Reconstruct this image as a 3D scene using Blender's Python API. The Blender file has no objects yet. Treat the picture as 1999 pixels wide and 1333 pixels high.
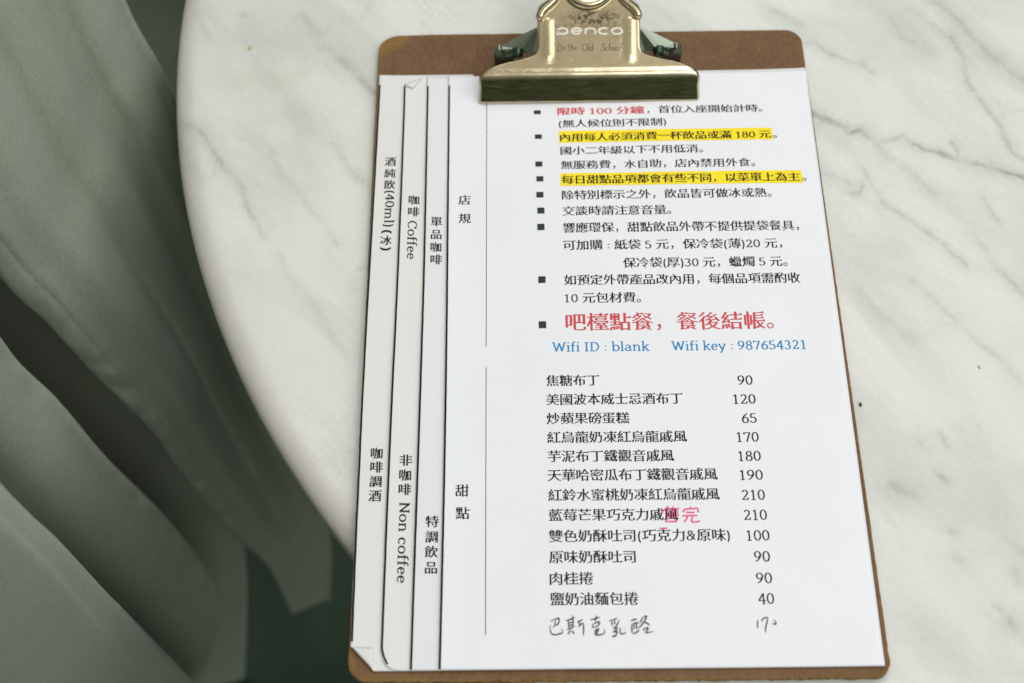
import bpy, math, random
import numpy as np
from mathutils import Vector, Euler, noise as mnoise
from mathutils.geometry import delaunay_2d_cdt

S = bpy.context.scene
COL = S.collection
random.seed(4)

# ------------------------------------------------------------------ camera, world, lamps, exposure
ZP = 0.0045                                    # height of the top menu sheet above the marble
CAM_LOC = Vector((-0.03503572, -0.297331473, 0.548146745 + ZP))
CAM_ROT = Euler((0.493465125, 0.0128259452, -0.00663497756), 'XYZ')
FPX, PW, PH = 2753.0706, 1999.0, 1333.0        # focal length in photo pixels, photo size
cam = bpy.data.cameras.new('camera')
cam.sensor_width = 36.0
cam.sensor_fit = 'HORIZONTAL'
cam.lens = FPX / PW * 36.0
cam.clip_start = 0.01
cam.clip_end = 50.0
cam.dof.use_dof = True
cam.dof.focus_distance = 0.616
cam.dof.aperture_fstop = 8.0
cam_o = bpy.data.objects.new('camera', cam)
cam_o.location = CAM_LOC
cam_o.rotation_euler = CAM_ROT
COL.objects.link(cam_o)
S.camera = cam_o

world = bpy.data.worlds.new('World')
S.world = world
world.use_nodes = True
wt = world.node_tree
wt.nodes.clear()
wo = wt.nodes.new('ShaderNodeOutputWorld')
wb = wt.nodes.new('ShaderNodeBackground')
wtc = wt.nodes.new('ShaderNodeTexCoord')
wsep = wt.nodes.new('ShaderNodeSeparateXYZ')
wmap = wt.nodes.new('ShaderNodeMapRange')
wramp = wt.nodes.new('ShaderNodeValToRGB')
# the room: dark green low down, pale ceiling overhead
wt.links.new(wtc.outputs['Generated'], wsep.inputs[0])
wt.links.new(wsep.outputs['Z'], wmap.inputs['Value'])
wmap.inputs['From Min'].default_value = -1.0
wmap.inputs['From Max'].default_value = 1.0
wt.links.new(wmap.outputs[0], wramp.inputs[0])
el = wramp.color_ramp.elements
el[0].position = 0.45; el[0].color = (0.006, 0.018, 0.004, 1)
el[1].position = 0.98; el[1].color = (0.80, 0.76, 0.66, 1)
e = el.new(0.66); e.color = (0.016, 0.042, 0.004, 1)
e = el.new(0.80); e.color = (0.46, 0.46, 0.40, 1)
wt.links.new(wramp.outputs[0], wb.inputs['Color'])
wb.inputs['Strength'].default_value = 0.80
wt.links.new(wb.outputs[0], wo.inputs['Surface'])


def area(name, loc, target, size, power, color):
    l = bpy.data.lights.new(name, 'AREA')
    l.shape = 'DISK'
    l.size = size
    l.energy = power
    l.color = color
    o = bpy.data.objects.new(name, l)
    o.location = loc
    o.rotation_euler = (Vector(target) - Vector(loc)).to_track_quat('-Z', 'Y').to_euler()
    COL.objects.link(o)
    return o


area('ceiling_lamp', (0.1, 1.25, 2.1), (0.0, 0.1, 0.0), 1.9, 26.0, (1.0, 0.99, 0.965))
area('right_light', (1.45, -0.35, 1.45), (-0.25, 0.1, 0.0), 2.0, 19.0, (0.97, 0.99, 1.0))  # broad soft lamp standing in for the light from the upper right
area('front_light', (0.62, -1.5, 1.75), (-0.2, 0.1, -0.5), 0.9, 13.0, (0.97, 0.99, 1.0))  # fill lamp added in front to brighten the curtain hem

S.view_settings.view_transform = 'Standard'
S.view_settings.look = 'None'
S.view_settings.exposure = -0.07
S.view_settings.gamma = 1.0
S.view_settings.use_curve_mapping = False


# ------------------------------------------------------------------ helpers
CR = CAM_ROT.to_matrix()


def ray(u, v):
    return CR @ Vector(((u - PW / 2) / FPX, -(v - PH / 2) / FPX, -1.0))


def at(u, v, z=ZP):
    """point of the horizontal plane at height z seen at photo pixel (u, v)"""
    d = ray(u, v)
    return CAM_LOC + d * ((z - CAM_LOC.z) / d.z)


def mesh_obj(name, verts, faces, mat, parent=None, smooth=False):
    me = bpy.data.meshes.new(name)
    me.from_pydata([tuple(p) for p in verts], [], [tuple(f) for f in faces])
    me.update()
    if mat:
        me.materials.append(mat)
    if smooth:
        me.polygons.foreach_set('use_smooth', [True] * len(me.polygons))
    o = bpy.data.objects.new(name, me)
    COL.objects.link(o)
    if parent:
        o.parent = parent
    return o


def tag(o, label=None, cat=None, group=None, kind=None):
    if label: o['label'] = label
    if cat: o['category'] = cat
    if group: o['group'] = group
    if kind: o['kind'] = kind
    return o


def empty(name, loc=(0, 0, 0)):
    o = bpy.data.objects.new(name, None)
    o.location = loc
    o.empty_display_size = 0.01
    COL.objects.link(o)
    return o


class NT:
    """small node-tree builder"""
    def __init__(self, name):
        self.m = bpy.data.materials.new(name)
        self.m.use_nodes = True
        self.t = self.m.node_tree
        self.b = self.t.nodes['Principled BSDF']

    def n(self, typ, **kw):
        nd = self.t.nodes.new(typ)
        for k, v in kw.items():
            setattr(nd, k, v)
        return nd

    def l(self, a, b):
        self.t.links.new(a, b)

    def val(self, node, **kw):
        for k, v in kw.items():
            node.inputs[k.replace('_', ' ')].default_value = v
        return node

    def noise(self, vec, scale, detail=4.0, rough=0.5, dist=0.0):
        nd = self.n('ShaderNodeTexNoise')
        self.val(nd, Scale=scale, Detail=detail, Roughness=rough, Distortion=dist)
        if vec is not None:
            self.l(vec, nd.inputs['Vector'])
        return nd.outputs[0]

    def mapping(self, rot=(0, 0, 0), scale=(1, 1, 1)):
        tc = self.n('ShaderNodeTexCoord')
        mp = self.n('ShaderNodeMapping')
        mp.vector_type = 'TEXTURE' if rot[2] else 'POINT'
        mp.inputs['Rotation'].default_value = rot
        mp.inputs['Scale'].default_value = scale
        self.l(tc.outputs['Object'], mp.inputs['Vector'])
        return mp.outputs[0]

    def ramp(self, fac, stops):
        r = self.n('ShaderNodeValToRGB')
        els = r.color_ramp.elements
        els[0].position, els[0].color = stops[0][0], (*stops[0][1], 1)
        els[1].position, els[1].color = stops[-1][0], (*stops[-1][1], 1)
        for p, c in stops[1:-1]:
            e = els.new(p)
            e.color = (*c, 1)
        self.l(fac, r.inputs[0])
        return r.outputs[0]

    def mix(self, fac, a, b, mode='MIX'):
        m = self.n('ShaderNodeMix', data_type='RGBA', blend_type=mode)
        for sock, v in ((m.inputs[0], fac), (m.inputs[6], a), (m.inputs[7], b)):
            if hasattr(v, 'links') or hasattr(v, 'is_linked'):
                self.l(v, sock)
            elif isinstance(v, (int, float)):
                sock.default_value = v
            else:
                sock.default_value = (*v, 1)
        return m.outputs[2]

    def math(self, op, a, b=None, clamp=False):
        m = self.n('ShaderNodeMath', operation=op)
        m.use_clamp = clamp
        for i, v in enumerate((a, b)):
            if v is None: continue
            if isinstance(v, (int, float)):
                m.inputs[i].default_value = v
            else:
                self.l(v, m.inputs[i])
        return m.outputs[0]

    def bump(self, h, strength, distance):
        b = self.n('ShaderNodeBump')
        self.val(b, Strength=strength, Distance=distance)
        self.l(h, b.inputs['Height'])
        self.l(b.outputs[0], self.b.inputs['Normal'])

    def color(self, sock):
        self.l(sock, self.b.inputs['Base Color'])

    def rough(self, v):
        if isinstance(v, (int, float)):
            self.b.inputs['Roughness'].default_value = v
        else:
            self.l(v, self.b.inputs['Roughness'])


def ink(name, col, rough=0.6):
    k = NT(name)
    v = k.mapping()
    f = k.noise(v, 1800, 2)
    k.color(k.ramp(f, [(0.3, tuple(c * 0.85 for c in col)), (0.75, tuple(min(1, c * 1.2 + 0.012) for c in col))]))
    k.rough(rough)
    k.b.inputs['Specular IOR Level'].default_value = 0.12
    return k.m


# ------------------------------------------------------------------ materials
def mat_marble():
    k = NT('white_marble')
    vec = k.mapping(rot=(0, 0, math.radians(-50)), scale=(2.6, 1.0, 1.0))
    cloud = k.noise(vec, 26, 6, 0.55, 0.5)
    vec2 = k.mapping(rot=(0, 0, math.radians(-44)), scale=(2.8, 1.0, 1.0))
    vn = k.noise(vec2, 24, 7, 0.62, 0.9)
    ridge = k.math('ABSOLUTE', k.math('SUBTRACT', vn, 0.5))
    rg = k.ramp(ridge, [(0.0, (1, 1, 1)), (0.018, (0.30,) * 3), (0.07, (0, 0, 0))])
    gate = k.ramp(k.noise(k.mapping(), 7, 3), [(0.44, (0, 0, 0)), (0.72, (1, 1, 1))])
    base = k.ramp(cloud, [(0.30, (0.51, 0.53, 0.50)), (0.52, (0.635, 0.645, 0.62)), (0.72, (0.685, 0.69, 0.67))])
    c = k.mix(k.math('MULTIPLY', k.math('MULTIPLY', rg, gate), 0.46), base, (0.36, 0.37, 0.32))
    at_ = k.n('ShaderNodeAttribute', attribute_name='vein')
    br = k.ramp(k.noise(k.mapping(), 75, 6, 0.72), [(0.34, (0.30,) * 3), (0.60, (1, 1, 1))])
    c = k.mix(k.math('MULTIPLY', at_.outputs['Fac'], br, True), c, (0.16, 0.175, 0.15))
    st = k.n('ShaderNodeAttribute', attribute_name='stain')
    c = k.mix(k.math('MULTIPLY', st.outputs['Fac'], 0.5, True), c, (0.50, 0.47, 0.30))
    fine = k.noise(k.mapping(), 420, 3, 0.7)
    c = k.mix(0.10, c, k.ramp(fine, [(0.3, (0.35, 0.35, 0.32)), (0.7, (0.8, 0.8, 0.78))]), 'MIX')
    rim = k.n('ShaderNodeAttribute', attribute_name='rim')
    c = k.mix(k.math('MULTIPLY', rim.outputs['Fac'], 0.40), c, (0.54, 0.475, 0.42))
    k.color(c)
    k.rough(k.ramp(k.noise(k.mapping(), 30, 4), [(0.3, (0.27,) * 3), (0.7, (0.38,) * 3)]))
    k.b.inputs['Specular IOR Level'].default_value = 0.35
    return k.m


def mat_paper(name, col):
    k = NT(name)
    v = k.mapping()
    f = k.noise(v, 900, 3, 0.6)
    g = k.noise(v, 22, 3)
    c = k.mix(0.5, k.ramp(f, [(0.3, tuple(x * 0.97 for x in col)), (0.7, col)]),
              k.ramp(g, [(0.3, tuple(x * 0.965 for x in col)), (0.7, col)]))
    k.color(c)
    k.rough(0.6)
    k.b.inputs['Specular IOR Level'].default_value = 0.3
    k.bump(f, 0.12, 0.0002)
    return k.m


def mat_board(face=True):
    k = NT('hardboard' if face else 'hardboard_edge')
    v = k.mapping(scale=(1.6, 0.8, 1.0))
    f = k.noise(v, 520, 5, 0.7)
    g = k.noise(k.mapping(), 60, 4, 0.6)
    if face:
        a = k.ramp(f, [(0.28, (0.080, 0.040, 0.017)), (0.5, (0.155, 0.081, 0.036)), (0.75, (0.235, 0.137, 0.068))])
        b = k.ramp(g, [(0.3, (0.115, 0.058, 0.028)), (0.7, (0.185, 0.105, 0.055))])
    else:
        a = k.ramp(f, [(0.25, (0.10, 0.055, 0.016)), (0.6, (0.26, 0.155, 0.05)), (0.8, (0.38, 0.25, 0.10))])
        b = k.ramp(g, [(0.3, (0.12, 0.07, 0.025)), (0.7, (0.30, 0.18, 0.06))])
    c = k.mix(0.45, a, b)
    if face:
        w = k.n('ShaderNodeAttribute', attribute_name='wear')
        c = k.mix(k.math('MULTIPLY', w.outputs['Fac'], k.ramp(k.noise(k.mapping(), 160, 4, 0.7), [(0.3, (0.4,) * 3), (0.6, (1, 1, 1))])),
                  c, (0.24, 0.13, 0.035))
    k.color(c)
    k.rough(0.62)
    k.b.inputs['Specular IOR Level'].default_value = 0.25
    k.bump(f, 0.35, 0.0006)
    return k.m


def mat_metal(name, col, rough=0.26, grime=True):
    k = NT(name)
    k.b.inputs['Metallic'].default_value = 1.0
    brush = k.noise(k.mapping(scale=(1, 14, 14)), 160, 4, 0.6)
    big = k.noise(k.mapping(), 38, 4, 0.6)
    c = k.ramp(big, [(0.3, tuple(x * 0.82 for x in col)), (0.7, col)])
    if grime:
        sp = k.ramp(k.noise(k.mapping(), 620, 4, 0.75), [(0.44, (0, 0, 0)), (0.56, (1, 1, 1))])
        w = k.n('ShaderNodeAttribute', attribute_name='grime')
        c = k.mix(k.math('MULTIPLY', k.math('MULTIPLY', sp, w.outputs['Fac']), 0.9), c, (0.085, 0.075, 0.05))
        sc = k.ramp(k.noise(k.mapping(), 900, 2, 0.5), [(0.715, (0, 0, 0)), (0.74, (1, 1, 1))])
        c = k.mix(k.math('MULTIPLY', sc, 0.7), c, (0.9, 0.88, 0.8))
    k.color(c)
    k.rough(k.ramp(brush, [(0.3, (rough * 0.75,) * 3), (0.7, (rough * 1.35,) * 3)]))
    k.bump(brush, 0.10, 0.0004)
    return k.m


def mat_cloth():
    k = NT('pale_green_linen')
    v = k.mapping()
    f = k.noise(k.mapping(scale=(1, 1, 0.35)), 900, 2, 0.6)
    g = k.noise(v, 9, 4)
    c = k.mix(0.5, k.ramp(f, [(0.3, (0.245, 0.280, 0.212)), (0.7, (0.385, 0.415, 0.335))]),
              k.ramp(g, [(0.3, (0.270, 0.305, 0.222)), (0.7, (0.345, 0.378, 0.312))]))
    k.color(c)
    k.rough(0.85)
    k.b.inputs['Specular IOR Level'].default_value = 0.15
    k.b.inputs['Sheen Weight'].default_value = 0.15
    h = k.noise(v, 60, 4, 0.55)
    k.bump(h, 0.18, 0.004)
    return k.m


def mat_floor():
    k = NT('dark_green_floor')
    v = k.mapping()
    g = k.noise(v, 5, 5, 0.6)
    f = k.noise(v, 160, 4, 0.6)
    c = k.mix(0.35, k.ramp(g, [(0.3, (0.004, 0.028, 0.010)), (0.7, (0.008, 0.040, 0.016))]),
              k.ramp(f, [(0.3, (0.003, 0.024, 0.008)), (0.7, (0.010, 0.045, 0.018))]))
    k.color(c)
    k.rough(0.55)
    return k.m


MARBLE = mat_marble()
BOARD, BOARD_EDGE = mat_board(True), mat_board(False)
METAL = mat_metal('nickel_plated_steel', (0.66, 0.565, 0.375), 0.19)
METAL_DARK = mat_metal('dull_steel', (0.27, 0.31, 0.24), 0.28, False)
PIN = mat_metal('shaded_pin_steel', (0.06, 0.10, 0.075), 0.35, False)  # the shade inside the bore is put into the whole pin's colour
METAL_HI = mat_metal('highlight_steel', (0.78, 0.76, 0.70), 0.45, False)  # paler steel: the highlight on the raised letters is put into the colour
CLOTH, FLOOR = mat_cloth(), mat_floor()
BLACK = ink('black_toner', (0.008, 0.008, 0.008))
GREENBLACK = ink('bullet_toner', (0.028, 0.036, 0.028))
RED = ink('red_toner', (0.60, 0.060, 0.075))
BLUE = ink('blue_toner', (0.006, 0.215, 0.52))
YELLOW = ink('yellow_toner', (0.95, 0.70, 0.02))
PINK = ink('pink_stamp_ink', (0.82, 0.11, 0.25))
PEN = ink('grey_pen_ink', (0.085, 0.080, 0.092))


# ------------------------------------------------------------------ the setting: floor
tag(mesh_obj('floor', [(-4, -3, -0.74), (4, -3, -0.74), (4, 5, -0.74), (-4, 5, -0.74)], [(0, 1, 2, 3)], FLOOR), kind='structure')

# ------------------------------------------------------------------ marble table
TC, TR = Vector((0.2474, 0.1911, 0.0)), 0.4569
LIFT = 0.0017                                  # gap added under the board to strengthen its contact shadow


def px_line(scale, ox, oy, pts):
    return [at(ox + x / scale, oy + y / scale, 0.0) for x, y in pts]


ZL = lambda *p: px_line(2.666, 320, 0, p)
ZM = lambda *p: px_line(2.2227, 320, 450, p)
ZR = lambda *p: px_line(2.665, 1500, 0, p)
ZB = lambda *p: px_line(2.666, 1499, 833, p)
FULL = lambda *p: px_line(1.0, 0, 0, p)
VEINS = [  # (polyline, core width in m, strength)
    (ZL((70, 620), (130, 635), (180, 660), (215, 705), (260, 790), (310, 860)), .0011, .62),
    (ZL((310, 860), (370, 930), (410, 990), (440, 1060), (480, 1150), (510, 1210)), .0012, .50),
    (ZL((265, 820), (245, 900)), .0007, .35),
    (ZL((560, 780), (620, 900), (690, 970), (760, 1060), (830, 1170), (900, 1270)), .0020, .30),
    (ZL((700, 70), (760, 120), (810, 160)), .0016, .45),
    (ZL((870, 740), (930, 820), (980, 870), (1030, 930), (1080, 1000)), .0013, .42),
    (ZL((930, 300), (960, 330), (1010, 390), (1060, 440), (1110, 480)), .0026, .62),
    (ZL((820, 230), (880, 260), (930, 300)), .0022, .30),
    (ZL((150, 70), (200, 140), (230, 190)), .0022, .26),
    (ZL((660, 560), (700, 600), (740, 640)), .0065, .30),
    (ZL((590, 880), (630, 930), (700, 990)), .0045, .26),
    (ZL((415, 66), (419, 72)), .0007, .9),
    (ZL((90, 760), (150, 830), (190, 930)), .0014, .25),
    (ZM((500, 90), (560, 200), (640, 310), (720, 440), (790, 540)), .0017, .24),
    (ZM((690, 60), (760, 150), (830, 250)), .0015, .22),
    (ZM((840, 160), (868, 148)), .0005, .8),
    (ZM((330, 620), (350, 660), (375, 715)), .0012, .30),
    (ZR((225, 570), (260, 592), (310, 610), (370, 640), (420, 680), (470, 655)), .0020, .85),
    (ZR((400, 650), (420, 672), (478, 660)), .0038, .55),
    (ZR((470, 655), (520, 700), (600, 730), (700, 700), (760, 740)), .0018, .50),
    (ZR((760, 740), (820, 775), (900, 790), (1000, 820), (1100, 850), (1200, 870), (1300, 900), (1400, 930)), .0013, .80),
    (ZR((960, 730), (985, 770), (980, 815)), .0011, .55),
    (ZR((840, 0), (900, 10), (980, 80), (1080, 200), (1200, 310), (1290, 380), (1340, 410)), .0020, .42),
    (ZR((960, 180), (1020, 300), (1050, 420), (1100, 510), (1180, 610), (1250, 720), (1280, 780), (1340, 815)), .0015, .58),
    (ZR((1060, 460), (1110, 530), (1160, 590)), .0030, .30),
    (ZR((200, 215), (250, 215), (330, 270), (420, 300), (490, 320), (550, 370)), .0016, .45),
    (ZR((470, 312), (496, 322)), .0020, .55),
    (ZR((600, 1040), (740, 1130), (800, 1180), (870, 1240), (960, 1310), (1040, 1370)), .0012, .50),
    (ZR((430, 990), (470, 990), (500, 950)), .0013, .70),
    (ZR((1120, 1020), (1170, 1090), (1210, 1140)), .0010, .45),
    (ZR((560, 740), (620, 800), (700, 860), (780, 910), (860, 990)), .0026, .32),
    (ZR((30, 40), (140, 90), (180, 130)), .0022, .26),
    (ZR((640, 90), (720, 190), (850, 260)), .0022, .24),
    (ZR((270, 880), (350, 910), (420, 950)), .0020, .32),
    (ZR((740, 30), (870, 130), (1000, 220)), .0022, .30),
    (ZB((655, 280), (680, 305), (740, 350)), .0030, .52),
    (ZB((870, 220), (905, 255), (940, 280)), .0012, .42),
    (ZB((945, 520), (965, 535)), .0018, .40),
    (ZB((970, 660), (1010, 690)), .0028, .32),
    (ZB((1270, 1010), (1285, 1035)), .0022, .62),
    (ZB((1190, 930), (1270, 1000)), .0020, .28),
    (ZB((895, 20), (915, 60), (930, 95)), .0009, .40),
    (ZB((780, 60), (850, 110)), .0010, .30),
    (ZB((1290, 740), (1310, 790)), .0020, .32),
    (ZB((1230, 560), (1330, 650)), .0018, .30),
    (FULL((1680, 560), (1720, 610), (1790, 660)), .0016, .26),
    (FULL((1780, 540), (1850, 600), (1930, 680), (1999, 740)), .0018, .30),
    (FULL((1905, 455), (1950, 520), (1999, 570)), .0016, .36),
    (FULL((1690, 330), (1720, 372), (1740, 402)), .0012, .36),
]


def build_table():
    root = empty('round_table', (TC.x, TC.y, -0.74))
    tag(root, 'round white grey-veined marble table with rounded edge under the clipboard', 'table')
    # angular steps: fine where the top shows
    th = list(np.linspace(math.radians(125), math.radians(345), 980, endpoint=False)) + \
        list(np.linspace(math.radians(345), math.radians(485), 90, endpoint=False))
    nth = len(th)
    RE = 0.011
    rr = list(np.linspace(0.004, TR - RE, 320))
    prof = [(r, 0.0) for r in rr]
    for i in range(1, 11):
        a = math.pi / 2 * i / 10
        prof.append((TR - RE + RE * math.sin(a), -0.008 * (1 - math.cos(a))))
    prof += [(TR, -0.017), (TR - 0.003, -0.024), (TR - 0.02, -0.026), (0.10, -0.026)]
    P = np.array(prof)
    ct, st = np.cos(th), np.sin(th)
    X = P[:, 0][:, None] * ct[None]
    Y = P[:, 0][:, None] * st[None]
    Z = np.repeat(P[:, 1][:, None], nth, 1)
    V = np.stack([X, Y, Z], 2).reshape(-1, 3)
    V = np.vstack([V, [[0, 0, 0]], [[0, 0, -0.026]]])
    c0, c1 = len(V) - 2, len(V) - 1
    nr = len(prof)
    F = []
    for j in range(nth):
        k = (j + 1) % nth
        F.append((c0, j, k))
        F.append((c1, (nr - 1) * nth + k, (nr - 1) * nth + j))
    for i in range(nr - 1):
        a = i * nth
        for j in range(nth):
            k = (j + 1) % nth
            F.append((a + j, a + nth + j, a + nth + k, a + k))
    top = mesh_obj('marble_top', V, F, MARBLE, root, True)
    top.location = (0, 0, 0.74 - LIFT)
    # veins: distance of each vertex to the traced veins, wobbled
    W = V[:, :2] + np.array([TC.x, TC.y])
    wob = np.array([mnoise.noise_vector(Vector((x * 70, y * 70, 0.3))) for x, y in W])[:, :2] * 0.0020
    wob += np.array([mnoise.noise_vector(Vector((x * 260, y * 260, 4.3))) for x, y in W])[:, :2] * 0.0009
    Q = W + wob
    core = np.zeros(len(V))
    for line, w, s in VEINS:
        d2 = np.full(len(V), 9.0)
        for a, b in zip(line[:-1], line[1:]):
            ax, ab = np.array(a[:2]), np.array((b - a)[:2])
            t = np.clip(((Q - ax) @ ab) / max(ab @ ab, 1e-12), 0, 1)
            dd = Q - ax - t[:, None] * ab
            d2 = np.minimum(d2, (dd ** 2).sum(1))
        core = np.maximum(core, s * (0.66 * np.exp(-d2 / (w * 0.8) ** 2) + 0.34 * np.exp(-d2 / (w * 3.2) ** 2)))
    a = top.data.attributes.new('vein', 'FLOAT', 'POINT')
    a.data.foreach_set('value', (core * 1.0).astype(np.float32))
    stn = np.zeros(len(V))
    for (u, v, r, s) in [(470, 155, .006, .5), (495, 145, .005, .5), (535, 155, .006, .5), (565, 147, .005, .5), (585, 138, .005, .5), (545, 165, .004, .4),
                         (486, 92, .0022, .55)]:
        p = at(u, v, 0.0)
        d2 = ((Q - np.array(p[:2])) ** 2).sum(1)
        stn = np.maximum(stn, s * np.exp(-(d2 / r ** 2) ** 2))
    a = top.data.attributes.new('stain', 'FLOAT', 'POINT')
    a.data.foreach_set('value', stn.astype(np.float32))
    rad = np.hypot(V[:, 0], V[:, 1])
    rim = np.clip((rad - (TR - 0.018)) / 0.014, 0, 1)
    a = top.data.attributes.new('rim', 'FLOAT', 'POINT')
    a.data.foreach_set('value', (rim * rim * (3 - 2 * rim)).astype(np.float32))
    # pedestal (out of sight under the top)
    def lathe(name, pr, mat):
        n = 40
        vv = [(r * math.cos(2 * math.pi * j / n), r * math.sin(2 * math.pi * j / n), z) for r, z in pr for j in range(n)]
        ff = [(i * n + j, i * n + (j + 1) % n, (i + 1) * n + (j + 1) % n, (i + 1) * n + j) for i in range(len(pr) - 1) for j in range(n)]
        ff += [tuple(range(n))[::-1], tuple((len(pr) - 1) * n + j for j in range(n))]
        return mesh_obj(name, vv, ff, mat, root, False)
    lathe('table_pedestal', [(0.21, 0.0), (0.21, 0.010), (0.19, 0.016), (0.05, 0.028), (0.035, 0.05), (0.035, 0.69), (0.12, 0.70), (0.12, 0.712)], METAL_DARK)
    return root


build_table()

# ------------------------------------------------------------------ curtain hanging left of the table


def rail(px, zt, zb):
    """space curve through photo pixels px, hanging from height zt to height zb"""
    T, B = at(*px[0], zt), at(*px[-1], zb)
    out = [T]
    for u, v in px[1:-1]:
        p0, p1 = at(u, v, 0.0), at(u, v, -1.0)
        ky = p0.y - p1.y                        # y = p0.y + ky*z
        sl = (B.y - T.y) / (zb - zt)
        z = (T.y - sl * zt - p0.y) / (ky - sl)
        out.append(at(u, v, z))
    out.append(B)
    top = T + (T - B).normalized() * 0.02
    up = Vector((T.x + (T.x - B.x) * 0.25, T.y + (T.y - B.y) * 0.15, T.z))
    return [Vector((up.x, up.y, T.z + 0.30)), Vector(((T.x + up.x) / 2, (T.y + up.y) / 2, T.z + 0.15))] + out


def resample(pts, n):
    d = [0.0]
    for a, b in zip(pts[:-1], pts[1:]):
        d.append(d[-1] + (b - a).length)
    res = []
    for i in range(n):
        t = d[-1] * i / (n - 1)
        k = max(j for j in range(len(d)) if d[j] <= t + 1e-9)
        k = min(k, len(pts) - 2)
        f = (t - d[k]) / max(1e-9, d[k + 1] - d[k])
        p0, p1, p2, p3 = pts[max(k - 1, 0)], pts[k], pts[k + 1], pts[min(k + 2, len(pts) - 1)]
        res.append(cr(p0, p1, p2, p3, f))
    return res


def cr(p0, p1, p2, p3, t):
    return 0.5 * ((2 * p1) + (p2 - p0) * t + (2 * p0 - 5 * p1 + 4 * p2 - p3) * t * t + (3 * p1 - p0 - 3 * p2 + p3) * t ** 3)


def toward(pts, d, side=0.0):
    """move points along the line of sight by d metres (positive = farther) and sideways"""
    out = []
    for p in pts:
        s = (p - CAM_LOC).normalized()
        out.append(p + s * d + Vector((side, 0, 0)))
    return out


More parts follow.
